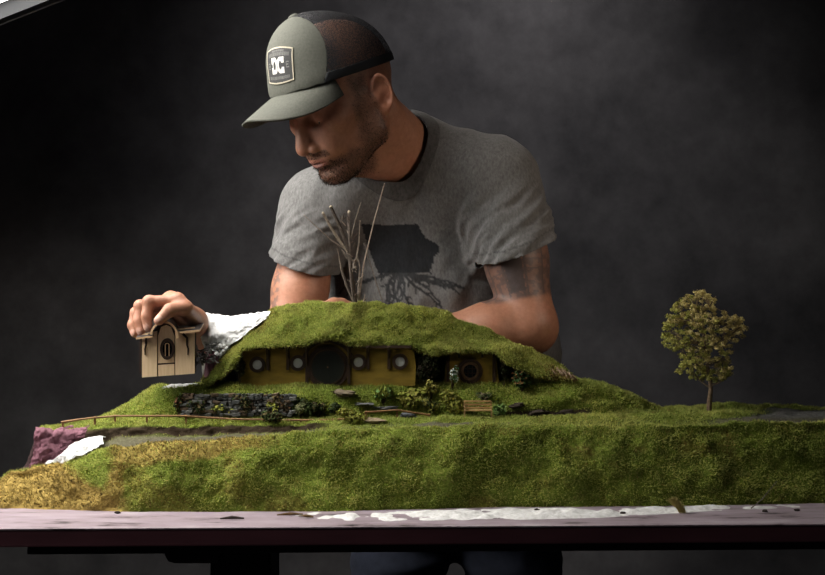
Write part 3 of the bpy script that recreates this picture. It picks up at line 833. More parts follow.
for u in (448, 494): MB().box(W(u, 368, DS) + np.array([0, -.002, 0]), (px(3, DS), .004, px(28, DS))).build('post', MATS['dark_brown_wood'], cot2)

# ------------------------------------------------------------------ dry-stone wall in front of the house
mb = MB(); u0, u1 = 183, 290
rows_ = 7
for r_ in range(rows_):
    u = u0 + random.uniform(-3, 3)
    while u < u1:
        wpx = random.uniform(3.5, 9); hgt = random.uniform(2.0, 4.2)
        d = float(dG(u)) * (1 - r_ / rows_) + float(dH(u)) * (r_ / rows_) - 0.007 + random.uniform(-.003, .003)
        v = 414.5 - r_ * 3.2 + random.uniform(-.5, .5)
        g = random.uniform(0.4, 1.35); tn = random.choice([(0.13, 0.13, 0.12), (0.11, 0.11, 0.095), (0.09, 0.095, 0.088), (0.12, 0.085, 0.055)])
        if v - hgt > float(vH(np.array(u))) - 3:
            mb.box(W(u + wpx / 2, v, d), (px(wpx - .5, d), random.uniform(.008, .015), px(hgt, d)),
                   Matrix.Rotation(random.uniform(-.2, .2), 3, 'Y') @ Matrix.Rotation(random.uniform(-.3, .3), 3, 'Z'), 0.0009, tuple(g * x for x in tn))
        u += wpx
tag(mb.build('stone_wall', MATS['stone']), 'low grey dry-stone wall holding up the terrace below the mustard house front', 'wall')

def rock(name, u, v, d, s, label, cat='rock', col=(.16, .15, .14), group=None, rot=0.0):
    c = W(u, v, d); g = ground_at(c[0], c[1]); c[2] = max(c[2], g + s[2] * 0.25)
    k = random.randint(0, 99)
    o = MB().sphere((0, 0, 0), s, col, lump=0.95, seed=k, seg=11, rings=7, R=np.array(Matrix.Rotation(rot, 3, 'Y'))).build(name, MATS['stone'])
    o.location = c; tag(o, label, cat, group); return o
dI_ = float(dH(350))
rock('flat_stone', 344, 393.5, float(dH(344)) + .002, (px(13, 1.7), .012, px(3.2, 1.7)), 'flat tan-topped stone lying below the round door', 'rock', (.19, .15, .10), rot=.06)
rock('stone_slab', 364, 404, float(dG(364)) + .006, (px(9, 1.7), .008, px(1.6, 1.7)), 'thin grey slab left of the leafy yellow-green bush', 'rock', (.13, .13, .125))
rock('stone_slab', 385, 408, float(dG(385)) + .003, (px(11, 1.7), .008, px(1.5, 1.7)), 'thin grey slab behind the short rail fence', 'rock', (.12, .12, .115))
rock('stone', 408, 416, float(dG(408)) - .004, (px(9, 1.7), .008, px(2.6, 1.7)), 'dark grey stone under the short rail fence', 'rock', (.09, .095, .10))
rock('stone', 374, 421, float(dE(374)) + .004, (px(11, 1.68), .010, px(3.2, 1.68)), 'tan crumbled stone beside the low yellow shrub on the path', 'rock', (.27, .21, .13))
for i, (u, v, s_, l) in enumerate(((516, 415, 8, 'dark brown root stone just right of the bench plant'), (538, 416, 9, 'middle dark stone under the turf overhang right of the bench'), (564, 416, 10, 'dark flat stone at the right end of the turf overhang'))):
    rock('dark_stone', u, v, float(dG(u)) + .002, (px(s_, 1.75), .008, px(2.4, 1.75)), l, 'rock', (.05, .038, .028), 'dark stones under the turf overhang', rot=-.12)

# ------------------------------------------------------------------ rail fences and bench
def fence(posts, label):
    base = onground(posts[0][0], 420, posts[0][3])
    f = empty('rail_fence', base, label, 'fence', 'rail fences along the path')
    tops = []
    for (u, vt, vb, d) in posts:
        t = W(u, vt, d); b_ = W(u, vb, d)
        b_[2] = min(b_[2], ground_at(b_[0], b_[1]) + .001)
        MB().box((t + b_) / 2, (px(2.0, d), px(2.0, d), t[2] - b_[2] + .002), None, .0003).build('post', MATS['brown_wood'], f)
        tops.append(t)
    for a, b_ in zip(tops[:-1], tops[1:]):
        n = nrm(b_ - a); off = np.array([0, -.0018, -.0006])
        MB().tube([a + off - n * .002, (a + b_) / 2 + off + [0, 0, random.uniform(-.0006, .0003)], b_ + off + n * .002], [px(1.05, 1.68)] * 3, 6, jit=.15).build('rail', MATS['brown_wood'], f)
    return f
dq = lambda u, k=.010: float(dF(np.array(float(u)))) + k
fence([(63, 421.5, 428, dq(63)), (95, 417, 426, dq(95)), (115, 415.5, 425, dq(115)), (147, 415.5, 425, dq(147)), (186, 415.5, 425, dq(186)), (228, 418.3, 427, dq(228)), (264, 419, 427, dq(264)), (301, 419.6, 427, dq(301)), (344, 418.6, 426, dq(344))], 'long brown post-and-rail fence along the edge left of the yellow shrub')
fence([(366, 411.5, 421, dq(366)), (397, 409.5, 420, dq(397)), (429, 414.5, 422, dq(429))], 'short brown rail fence in front of the mossy bushes')

DB = dq(478, .012)
bc = onground(478, 420, DB)
bench = empty('bench', bc, 'tiny wooden slatted bench standing beside the path', 'bench')
bw, bh, sd = px(28, DB), px(15.5, DB), 0.012
zt = bc[2]
for k in range(3): MB().box(bc + [0, 0.006, bh * (0.55 + 0.21 * k)], (bw * .98, .0016, bh * .12), None, .0002).build('backrest_slat', MATS['bench_wood'], bench)
for k in range(3): MB().box(bc + [0, -.006 + k * .004, bh * .42], (bw, .0034, .0016), None, .0002).build('seat_slat', MATS['bench_wood'], bench)
for s in (-1, 1):
    MB().box(bc + [s * bw * .48, .0075, bh * .5], (.0018, .0018, bh), None, .0002).build('leg', MATS['bench_wood'], bench)
    MB().box(bc + [s * bw * .48, -.0065, bh * .21], (.0018, .0018, bh * .42), None, .0002).build('leg', MATS['bench_wood'], bench)
    MB().box(bc + [s * bw * .48, .0, bh * .62], (.0018, .015, .0015), None, .0002).build('armrest', MATS['bench_wood'], bench)

# ------------------------------------------------------------------ little bushes and plants
def leaves(C, R, n, size, cols, seed, shell=0.55, up=0.3):
    """n small leaves inside lumps: centres C (k,3) radii R (k,3)"""
    r = np.random.default_rng(seed); C = np.asarray(C); R = np.asarray(R)
    k = r.integers(0, len(C), n)
    d = r.normal(0, 1, (n, 3)); d /= np.linalg.norm(d, axis=1)[:, None]
    rad = shell + (1 - shell) * r.random(n) ** 0.6
    P = C[k] + d * R[k] * rad[:, None]
    nn = d + r.normal(0, .6, (n, 3)) + np.array([0, 0, up]); nn /= np.linalg.norm(nn, axis=1)[:, None]
    a = np.cross(nn, r.normal(0, 1, (n, 3))); a /= np.linalg.norm(a, axis=1)[:, None]; b_ = np.cross(nn, a)
    s = size * r.uniform(.6, 1.4, n)[:, None]
    V = np.stack([P - a * s * .5, P + b_ * s * .9 + nn * s * .1, P + a * s * .5, P - b_ * s * .9 + nn * s * .1], 1).reshape(-1, 3)
    cols = np.asarray(cols); c = cols[r.integers(0, len(cols), n)] * r.uniform(.7, 1.25, n)[:, None]
    return V, np.arange(4 * n).reshape(-1, 4), np.repeat(c, 4, axis=0)
YG = [(.27, .29, .05), (.21, .24, .04), (.32, .31, .06)]; DG = [(.035, .055, .015), (.05, .07, .02), (.025, .035, .012)]
MO = [(.28, .26, .055), (.18, .18, .04), (.34, .30, .08)]; BR = [(.08, .055, .02), (.05, .04, .018), (.10, .085, .03)]
LG = [(.15, .25, .07), (.12, .21, .06), (.2, .29, .09)]; DD = [(.018, .022, .008), (.025, .03, .01), (.03, .022, .012)]
def bush(name, u, v0, v1, d, wpx, cols, label, n=420, size=.0030, cat='bush', group='model bushes around the terraces', seed=0, lumps=7, base=None):
    """stems and a lumpy leaf crown between heights v0 (top) and v1 (foot)"""
    r = np.random.default_rng(seed + 100)
    foot = W(u, v1, d); g = ground_at(foot[0], foot[1]) if base is None else base
    foot[2] = min(foot[2], g + .001) if base is None else foot[2]
    top = W(u, v0, d); h = max(top[2] - foot[2], .006); wd = px(wpx, d) / 2
    ob = empty(name, foot, label, cat, group)
    C = []; R = []
    for k in range(lumps):
        an = r.random() * 6.28; q = r.random() ** .5
        C.append(foot + np.array([wd * .62 * q * math.cos(an), min(wd, .012) * .62 * q * math.sin(an), h * r.uniform(.35, .8)]))
        R.append(np.array([wd * .45, min(wd, .012) * .5, h * .26]))
    V, F, c = leaves(C, R, n, size, cols, seed)
    mesh_np('foliage', V, F, MATS['foliage'], ob, False, c)
    st = MB()
    for k in range(min(lumps, 5)): st.tube([foot - [0, 0, .002], foot * .4 + C[k] * .6 + [r.uniform(-.001, .001), 0, 0], C[k]], [.0008, .0006, .0004], 5, (.07, .05, .03))
    st.build('stem', MATS['bark'], ob)
    return ob
gB = lambda u: float(dG(np.array(float(u)))); hB = lambda u: float(dH(np.array(float(u)))); iB = lambda u: float(dI(np.array(float(u))))
for i, a in enumerate([
    ('bush', 304, 397, 418, gB(304) - .002, 26, DG, 'dark green bush at the right end of the stone wall', 520, .0032),
    ('bush', 318, 401, 417, gB(318) - .002, 18, DG + BR, 'brown-green bush right of the stone wall, second from its end', 380, .0028),
    ('bush', 301, 399, 409, gB(301) - .008, 12, [(.2, .2, .1), (.15, .17, .07)], 'small pale tufted plant in front of the dark bush by the wall', 200, .0026),
    ('bush', 335, 403, 417, gB(335), 18, DG, 'low dark bush above the path between wall bush and flat stone', 300, .0028),
    ('bush', 383, 386, 405, hB(383) - .006, 22, LG + YG, 'bright leafy yellow-green bush below the house front', 430, .0040),
    ('bush', 412, 388, 414, hB(412) - .006, 34, YG + MO, 'wide mossy bush behind the short rail fence', 900, .0030),
    ('bush', 431, 380, 396, hB(431), 17, MO, 'tall mossy sprig rising at the terrace edge', 380, .0030),
    ('bush', 431, 396, 416, gB(431) + .002, 20, DG + MO, 'dark green mossy bush at the right end of the short rail fence', 420, .0030),
    ('bush', 454, 390, 420, gB(454), 32, MO + YG, 'largest mossy bush left of the bench', 1000, .0030),
    ('bush', 484, 392, 404, hB(484), 22, [(.12, .12, .06), (.2, .17, .1), (.06, .09, .03)], 'wispy grey-green plant above the bench backrest', 300, .0028),
    ('bush', 499, 404, 420, gB(499) - .004, 14, LG, 'fresh green plant right of the bench', 260, .0034),
    ('bush', 273, 410, 426, dq(273, .004), 28, BR + DG, 'low brown bush in front of the long rail fence', 430, .0028),
    ('bush', 222, 403, 415, gB(222) - .004, 36, DG + YG, 'low green plants at the foot of the stone wall, left half', 480, .0028),
    ('bush', 273, 402, 413, gB(273) - .004, 16, YG, 'yellow-green tuft at the foot of the stone wall, right half', 240, .0026),
    ('bush', 179, 394, 412, gB(179) - .002, 11, DG + [(.14, .06, .03)], 'dark green and rusty plant at the left end of the stone wall', 300, .0028),
    ('bush', 197, 399, 413, gB(197) - .006, 20, BR + DG, 'brownish creeper over the left part of the stone wall', 300, .0026),
    ('bush', 243, 394, 408, gB(243) - .004, 26, DG + BR, 'dark creeper hanging over the middle of the stone wall', 330, .0026),
    ('bush', 281, 392, 404, gB(281) - .002, 22, BR + [(.14, .07, .03)], 'rusty brown plant hanging over the right top of the stone wall', 300, .0026),
    ('bush', 352, 408, 425, dE(352) + .006, 34, MO + YG, 'low yellow shrub at the path end of the long rail fence', 640, .0028),
    ('bush', 428, 350, 386, iB(428) - .002, 30, DD, 'very dark shrub in the gap between the two house fronts', 900, .0034),
    ('bush', 240, 352, 384, iB(240) - .002, 14, DD, 'very dark shrub at the left end of the house front', 420, .0032),
    ('bush', 504, 356, 382, iB(504) - .002, 14, DD + DG, 'dark shrub hugging the right end of the small house front', 420, .0032),
    ('flowering_plant', 452, 366, 380, iB(452) - .008, 13, [(.16, .30, .14), (.6, .64, .6), (.10, .22, .08), (.5, .55, .48)], 'small green plant with white flowers beside the small house front', 230, .0026),
    ('flowering_plant', 522, 371, 383, iB(522) - .008, 24, [(.03, .07, .02), (.05, .09, .03), (.03, .07, .02), (.30, .15, .06)], 'row of dark leaves with orange tops on the right terrace', 420, .0030),
    ('flowering_plant', 497, 397, 403, hB(500) - .004, 8, [(.3, .3, .02), (.08, .12, .02)], 'tiny yellow-flowered plant on the bank above the bench', 90, .0024),
]):
    nm, u, v0, v1, d, wp, cols, lab, n, sz = a
    bush(nm, u, v0, v1, float(d), wp, cols, lab, n, sz, 'plant' if nm != 'bush' else 'bush', 'model bushes around the terraces', seed=i * 7 + 3, lumps=9 if wp > 20 else 6)
# dry roots fanning down the hill's right tip
rt = MB(); r = random.Random(4)
for k in range(46):
    u = 545 + r.random() * 30; vb = 381; d = iB(560) - .008 + r.random() * .014
    vt = np.interp(u, [545, 560, 575], [369, 366, 374]) + r.uniform(0, 3)
    rt.tube([W(u + 4, vb, d), W(u + 2, (vb + vt) / 2 + r.uniform(-1, 1), d - .002), W(u - r.uniform(0, 3), vt, d + .006)], [.0008, .0007, .0004], 5, r.choice([(.30, .2, .13), (.22, .13, .08), (.36, .27, .18)]))
tag(rt.build('dry_roots', MATS['bark']), 'fan of dry tan rootlets at the right tip of the grassed hill', 'roots')
# grey lichen clump below the plaster
lk = empty('lichen_clump', W(208, 360, D0), 'grey crinkled lichen clump under the white plaster beside the held model', 'lichen')
r = np.random.default_rng(5); mb = MB()
for k in range(46):
    u = 197 + 26 * r.random(); v = 343 + 17 * r.random() + (4 if u < 204 else 0); d = D0 - .010 + .02 * r.random()
    p = W(u, v, d); q = r.normal(0, .0035, (3, 3)).cumsum(0)
    mb.tube([p, p + q[0], p + q[1], p + q[2]], [.0016, .0014, .0012, .0007], 5, jit=.3)
mb.build('strand', MATS['grey_lichen'], lk)
mb2 = MB()
for k in range(7): mb2.sphere(W(214 + 12 * r.random(), 345 + 10 * r.random(), D0 - .010), .0030, lump=.5, seed=k, seg=8, rings=6)
mb2.build('pale_tip', MATS['white_plaster'], lk)

# ------------------------------------------------------------------ model tree at the right
DT = float(dG(709)) + .004
foot = onground(709, 415, DT)
tree = empty('model_tree', foot, 'sparse ochre-green model tree standing alone at the right', 'tree')
mb = MB(); Z = lambda u, v, k=0.0: W(u, v, DT + k)
mb.tube([foot - [0, 0, .004], Z(709.5, 402), Z(711, 390), Z(710, 378), Z(706, 360), Z(704, 340), Z(703, 315), Z(702, 293)], [.0042, .0036, .0032, .0028, .0022, .0017, .0012, .0006], 8, (.16, .11, .07), jit=.12)
rb = random.Random(9); BRN = []
for (u0, v0, u1, v1, k) in ((710, 388, 690, 368, .01), (710, 386, 732, 372, -.01), (708, 372, 676, 345, -.012), (707, 366, 734, 350, .012), (705, 352, 668, 330, .006), (705, 348, 742, 326, -.006), (704, 335, 680, 308, -.01), (704, 330, 728, 312, .012), (703, 318, 690, 296, .004), (703, 312, 716, 296, -.004), (708, 375, 705, 350, -.03), (706, 360, 712, 335, .032), (706, 350, 690, 330, -.03)):
    a = Z(u0, v0); b_ = Z(u1, v1, k); mid = (a + b_) / 2 + np.array([0, 0, -.004])
    mb.tube([a, mid, b_], [.0016, .0012, .0006], 6, (.16, .12, .08)); BRN.append((a, mid, b_))
mb.build('trunk', MATS['bark'], tree)
outl = [(662, 342), (664, 330), (667, 318), (672, 305), (680, 300), (690, 293), (698, 289), (708, 291), (713, 297), (716, 305), (722, 310), (732, 314), (741, 318), (746, 330), (742, 338), (733, 344), (731, 352), (733, 362), (731, 372), (731, 382), (720, 382), (708, 381), (694, 379), (680, 378), (676, 370), (683, 362), (674, 352)]
def inside(u, v, poly):
    c = False; j = len(poly) - 1
    for i in range(len(poly)):
        (x0, y0), (x1, y1) = poly[i], poly[j]
        if (y0 > v) != (y1 > v) and u < (x1 - x0) * (v - y0) / (y1 - y0) + x0: c = not c
        j = i
    return c
C = []; R = []; tries = 0
while len(C) < 420:
    u = rb.uniform(662, 746); v = rb.uniform(290, 382)
    if not inside(u, v, outl): continue
    hw = max(0.0, 1 - abs((v - 338) / 52) ** 2) ** .5
    C.append(Z(u, v, rb.uniform(-1, 1) * .052 * hw)); s = rb.uniform(.0030, .0062); R.append([s, s, s * .8])
C = np.array(C); R = np.array(R)
cu, cv = UV(C)
ochre = (cu - 700) / 40 + (335 - cv) / 70 + np.array([rb.uniform(-.7, .7) for _ in C])
Vs, Fs, Cs, n0 = [], [], [], 0
for k in range(len(C)):
    cols = [(.58, .48, .18), (.46, .39, .13), (.66, .55, .25)] if ochre[k] > 0 else [(.35, .34, .08), (.25, .27, .06), (.42, .38, .10)]
    V, F, c = leaves(C[k:k + 1], R[k:k + 1], 64, .0016, cols, 300 + k, shell=.15)
    Vs.append(V); Fs.append(F + n0); Cs.append(c); n0 += len(V)
o = mesh_np('foliage', np.concatenate(Vs), np.concatenate(Fs), MATS['foliage'], tree, False, np.concatenate(Cs)); o['kind'] = 'stuff'
mb = MB()
for k in range(0, len(C), 2):
    j = min(BRN, key=lambda t: np.linalg.norm(t[1] - C[k])); mb.tube([j[1], (j[1] + C[k]) / 2 + [0, 0, .002], C[k]], [.0007, .0005, .0004], 4, (.2, .15, .09))
mb.build('twig', MATS['bark'], tree)

# ------------------------------------------------------------------ bare twig bundle behind the hill
DWG = float(fd(356)) + .052
tw = empty('bare_twig_bundle', W(357, 312, DWG), 'bundle of cut bare grey twigs sticking up behind the green hill', 'twigs')
T = lambda u, v, k=0.0: W(u, v, DWG + k)
def twig(name, pts, rad, c=(.17, .14, .11), tip=True):
    mb = MB().tube(pts, rad, 7, tuple(.95 * q for q in c), jit=.34)
    if tip: mb.sphere(pts[-1], [rad[-1] * 1.05] * 3, (.62, .52, .38), seg=8, rings=6)
    return mb.build(name, MATS['bark'], tw, smooth=False)
twig('main_stem', [T(357, 316), T(353, 290), T(350, 262), T(346, 243), T(339, 225), T(331, 207)], [.0040, .0036, .0034, .0028, .0026, .0026], (.10, .08, .065))
twig('cut_stem', [T(348, 252), T(339, 240), T(331, 227), T(323, 213)], [.0024, .0022, .0022, .0020], (.20, .16, .12))
twig('cut_stem', [T(350, 265), T(350, 248), T(349, 230), T(349, 212)], [.0024, .0022, .0024, .0024], (.15, .12, .10))
twig('cut_stem', [T(355, 305), T(346, 285), T(341, 268), T(338, 250)], [.0022, .0020, .0016, .0010], (.15, .12, .095), False)
twig('cut_stem', [T(358, 306), T(359, 285), T(360, 268), T(357, 255)], [.0020, .0020, .0018, .0012], (.2, .165, .13), False)
twig('thin_twig', [T(359, 300), T(364, 262, -.003), T(374, 222, -.006), T(384.5, 183.5, -.008)], [.0012, .0011, .0010, .0008], (.30, .23, .18))
twig('thin_twig', [T(349, 252), T(330, 239, -.004), T(304, 215, -.008)], [.0010, .0008, .0005], (.26, .21, .17))
twig('thin_twig', [T(351, 238), T(355, 222), T(361, 202)], [.0010, .0008, .0005], (.24, .20, .16), False)
twig('thin_twig', [T(356, 262), T(359, 242), T(360, 221)], [.0014, .0011, .0008], (.22, .18, .14))
twig('thin_twig', [T(352, 300), T(343, 272), T(337, 248)], [.0014, .0011, .0008], (.14, .11, .09), False)
twig('thin_twig', [T(362, 312, -.01), T(363, 304, -.011), T(365, 294, -.012)], [.0009, .0008, .0005], (.36, .29, .22), False)
twig('thin_twig', [T(364, 243), T(370, 262), T(376, 282), T(386, 312)], [.0012, .0012, .0012, .0012], (.17, .145, .125), False)
rw = random.Random(3)
for k in range(46):
    t = rw.random(); p = T(357 - 14 * t + rw.uniform(-3, 6), 306 - 88 * t, rw.uniform(-.004, .004))
    q = p + np.array([rw.uniform(-.012, .012), rw.uniform(-.004, .004), rw.uniform(.002, .014)])
    twig('spur', [p, (p + q) / 2 + [0, 0, .001], q], [.0008, .0007, .0004], rw.choice([(.22, .18, .14), (.13, .10, .08), (.32, .27, .22)]), False)

# ------------------------------------------------------------------ crumbs and scraps along the table's front edge
nx, ny = 420, 26
uu = np.linspace(285, 800, nx); tt = np.linspace(0, 1, ny)
dfoot = dA(uu) + .004; dfr = dfoot - np.interp(uu, [285, 330, 420, 520, 600, 640, 700, 800], [.02, .080, .092, .095, .085, .070, .050, .035])
A = np.stack([Wv(uu, 0 * uu, dfr * (1 - t) + dfoot * t) for t in tt], 1); A[:, :, 2] = TABLE
V = A.reshape(-1, 3); tv = np.tile(tt, nx); uvv = np.repeat(uu, ny)
thick = np.interp(uvv, [285, 320, 400, 480, 540, 600, 640, 700, 800], [0, .3, .7, .9, 1.0, .8, .6, .4, .1])
hgt = (fbm(V, 60, 4, 91) * .5 + fbm(V, 22, 2, 93) * .7 - .05 + .5 * thick) * np.sin(np.clip(tv * 1.15, 0, 1) * math.pi) ** .6 * .009 - .0010
V[:, 2] += np.maximum(hgt, -.0015)
idx = np.arange(nx * ny).reshape(nx, ny); Q = np.stack([idx[:-1, :-1].ravel(), idx[1:, :-1].ravel(), idx[1:, 1:].ravel(), idx[:-1, 1:].ravel()], 1)
o = mesh_np('plaster_crumbs', V, Q, MATS['white_powder'], None, True); tag(o, 'white plaster crumbs strewn along the front of the painted table', 'plaster dust', kind='stuff')
def on_table(u, v):
    d = FPX * .307 / (v - 287.5); p = W(u, v, d); p[2] = TABLE; return p, d
for i, (u, v, L, an, lab) in enumerate(((290, 516, 26, .05, 'longer brown wood splinter lying on the table left of the plaster crumbs'), (306, 518, 16, -.12, 'short brown wood splinter at the edge of the plaster crumbs'), (232, 520, 24, .03, 'flat dark splinter on the painted table, below the turf bank'))):
    p, d = on_table(u, v); h = px(L, d) / 2; r_ = np.array([math.cos(an * 3), math.sin(an * 3), 0])
    o = MB().tube([p - r_ * h + [0, 0, .002], p + [0, 0, .0032], p + r_ * h + [0, 0, .0022]], [.0008, .0022, .0010], 6, (.16, .10, .05) if i < 2 else (.04, .03, .025), jit=.3).build('wood_splinter', MATS['bark'])
    tag(o, lab, 'splinter', 'splinters on the table')
rk = random.Random(8)
CH = [(118, 513.5, 'dark pebble at the foot of the turf bank, far left'), (537, 511, 'dark crumb among the white plaster, left of the straw tuft'), (623, 514, 'dark crumb in the plaster just left of the straw tuft'), (765, 512, 'dark crumb on the table near the leaning twig'), (797, 511, 'rightmost dark crumb on the table')]
for u, v, lab in CH:
    p, d = on_table(u, v); o = MB().sphere((0, 0, 0), (.004, .003, .002), (.045, .035, .03), lump=.5, seed=rk.randint(0, 50), seg=9, rings=6).build('crumb', MATS['stone']); o.location = p + np.array([0, 0, .0015]); tag(o, lab, 'crumb', 'dark crumbs on the table')
# loose tuft of straw grass
p, d = on_table(683, 513)
mb = MB(); rg = random.Random(12)
for k in range(150):
    a = p + np.array([rg.uniform(-.006, .004), rg.uniform(-.004, .004), .0005 + rg.uniform(0, .002)])
    q = W(670 + rg.gauss(3, 3.0), 499 + rg.gauss(0, 1.6), d + rg.uniform(-.006, .006))
    mb.tube([a, (a + q) / 2 + [rg.uniform(-.002, .002), 0, rg.uniform(.0, .002)], q], [.0004, .0004, .0002], 3)
tag(mb.build('straw_tuft', MATS['dry_straw']), 'loose pale tuft of straw grass leaning on the table front', 'tuft')
p, d = on_table(751, 509)
q = W(777, 481, d + .022)
tag(MB().tube([p + [0, 0, .001], p * .6 + q * .4 + [0, 0, -.003], q], [.0008, .0007, .0004], 6, (.22, .19, .15)).build('dry_stalk', MATS['bark']), 'thin dry stalk leaning on the bank at the right', 'stalk')

# ------------------------------------------------------------------ the plywood model front the man holds
DP = 1.690
th = empty('plywood_house_model', W(168, 376, DP), 'pale plywood miniature house front held over the landscape by its roof', 'model house')
HV = lambda u, v, k=0.0: W(u, v, DP + k)
def board(pts, y0, y1): return MB().prism([HV(u, v, y0) for u, v in pts], (0, y1 - y0, 0))
board([(142, 377.5), (194.5, 373.5), (194.5, 327), (185, 327), (174, 325), (166, 322), (158, 325), (154, 331), (142, 335)], .003, .006).build('back_board', MATS['burnt_edge_wood'], th)
board([(142, 377.5), (157.0, 376.4), (157.0, 331), (142, 334)], 0, .003).build('wall_panel', MATS['pale_plywood'], th)
board([(175.2, 375.1), (194.5, 373.6), (194.5, 327), (175.2, 329)], 0, .003).build('wall_panel', MATS['pale_plywood'], th)
board([(158.0, 376.3), (174.2, 375.1), (174.2, 364), (158.0, 365)], .001, .003).build('lower_panel', MATS['pale_plywood'], th)
board([(158.0, 363.4), (174.2, 362.4), (174.2, 336), (171, 327), (166, 325), (161, 327), (158.0, 336)], .001, .003).build('upper_panel', MATS['pale_plywood'], th)
wc = HV(167.3, 349, -.001)
wf = ring(MB(), wc, px(4.9, DP), px(7.2, DP), DP - .0022, DP + .001, 30, sx=1.0, sz=1.5).build('window_frame', MATS['burnt_edge_wood'], th, auto=.6)
disc(MB(), wc, px(5.2, DP), DP - .0002, DP + .0008, 30, sx=1.0, sz=1.5).build('pane', MATS['dark_glass_pane'], wf)
ba = MB()
for k in (-1, 1): ba.box(wc + np.array([px(k * 1.9, DP), -.0006, px(-1.6, DP)]), (px(.9, DP), .0012, px(11, DP)))
ring(ba, wc + np.array([0, 0, px(3.8, DP)]), px(1.5, DP), px(2.4, DP), DP - .0022, DP - .001, 14, arc=(0, math.pi))
ba.build('glazing_bar', MATS['pale_ply_edge'], wf)
for s, u in ((-1, 147), (1, 186)):
    pts = [HV(u - s * 3, 334, -.0015), HV(u + s * 1, 338, -.003), HV(u + s * 1.0, 345, -.0022), HV(u + s * 2.2, 349, -.0014), HV(u + s * 1.8, 355, -.001)]
    MB().tube(pts, [.0020, .0018, .0014, .0013, .0008], 6).build('bracket', MATS['burnt_edge_wood'], th)
# roof: two slabs and a bent eyebrow over the door
def roof_slab(u0, v0, u1, v1, drop):
    a, b_ = HV(u0, v0, -.016), HV(u1, v1, -.016); c, e = HV(u1 + 4, v1 - drop, .045), HV(u0 + 4, v0 - drop, .045)
    t = np.array([0, 0, -.0028])
    return MB().add([a, b_, c, e, a + t, b_ + t, c + t, e + t], [[0, 1, 2, 3], [7, 6, 5, 4]], m=0).add([a, b_, c, e, a + t, b_ + t, c + t, e + t], [[0, 4, 5, 1], [1, 5, 6, 2], [2, 6, 7, 3], [3, 7, 4, 0]], m=1)
roof_slab(175, 332, 200, 329.5, 7).build('roof_slab', [MATS['slate_roof'], MATS['pale_ply_edge']], th)
roof_slab(136, 337.5, 153, 335.5, 6).build('roof_slab', [MATS['slate_roof'], MATS['pale_ply_edge']], th)
ab = MB(); n = 18; V = []; F = []
def archp(i, rr, y, up=0.0):
    an = math.radians(172 - 178 * i / n); rad = 12.3 + rr
    return HV(164 + rad * math.cos(an), 336.5 - 1.08 * rad * math.sin(an), y) + np.array([0, 0, up])
for i in range(n + 1): V += [archp(i, 0, -.020), archp(i, 2.0, -.020), archp(i, 2.0, .045, .010), archp(i, 0, .045, .010)]
for i in range(n):
    a, b_ = 4 * i, 4 * i + 4
    F += [[a + 1, b_ + 1, b_ + 2, a + 2], [a + 3, b_ + 3, b_, a]]
ab.add(V, F, m=0); ab.add(V, [[4 * i, 4 * i + 4, 4 * i + 5, 4 * i + 1] for i in range(n)] + [[4 * i + 2, 4 * i + 6, 4 * i + 7, 4 * i + 3] for i in range(n)] + [[0, 1, 2, 3], [4 * n + 3, 4 * n + 2, 4 * n + 1, 4 * n]], m=1)
ab.build('eyebrow_roof', [MATS['slate_roof'], MATS['pale_ply_edge']], th, auto=.7)
for s in (143.5, 193):
    c = HV(s, 353, .024); MB().box(c, (.003, .036, px(40, DP))).build('side_board', MATS['burnt_edge_wood'], th)

# ------------------------------------------------------------------ the man
psi, pit = math.radians(52), math.radians(30)
HL = np.array([math.cos(psi), -math.sin(psi), 0.0])
HF = np.array([-math.sin(psi) * math.cos(pit), -math.cos(psi) * math.cos(pit), -math.sin(pit)])
HU = np.cross(HF, HL)
RH = np.stack([HL, HF, HU], 1)
HC = W(381, 91, 1.79) - (0.078 * HL - 0.01 * HF)
hp = lambda x, y, z: HC + RH @ np.array([x, y, z])
def hell(x, y, z, r, Rl=None): return ell(hp(x, y, z), r, RH if Rl is None else RH @ Rl)
def hcap(a, b_, ra, rb=None): return cap(hp(*a), hp(*b_), ra, rb)

SHL, SHR = W(501, 183, 1.95), W(316, 208, 2.00)
ELL_, ELR = W(529, 325, 1.90), W(287, 358, 1.925)
WRL, WRR = W(398, 345, 1.885), W(201, 335, 1.795)
PEL = W(456, 440, 2.22); NB = W(403, 152, 1.99)
TLx = np.array([math.cos(math.radians(15)), -math.sin(math.radians(15)), 0])
SP = nrm(NB - PEL); TF = np.cross(TLx, SP)
WAI = PEL + SP * 0.20 + TF * 0.01; CHE = PEL + SP * 0.37

B = Body()
# torso (under the shirt)
B.add(ecap(PEL - SP * .02, WAI, .150, .140, TF, .68), .03)
B.add(ecap(WAI, CHE, .140, .140, TF, .66), .03)
B.add(cap(SHL - TLx * .03, NB - SP * .07, .050, .055), .03)
B.add(cap(SHR + TLx * .03, NB - SP * .07, .045, .055), .03)
# neck
NT = hp(0, -.022, -.045)
B.add(cap(NT, NB - SP * .01, .057, .066), .025)
B.add(cap(hp(.045, -.035, -.03), NB + TLx * .03 + TF * .05, .016, .014), .02)    # neck muscle
B.add(cap(hp(0, .055, -.085), NB + TF * .055 - SP * .0, .022, .030), .03)       # throat
B.add(cap(NB - SP * .005, SHL - TLx * .07 + SP * .005, .046, .040), .03)
B.add(cap(NB - SP * .005, SHR + TLx * .07 + SP * .005, .046, .040), .03)
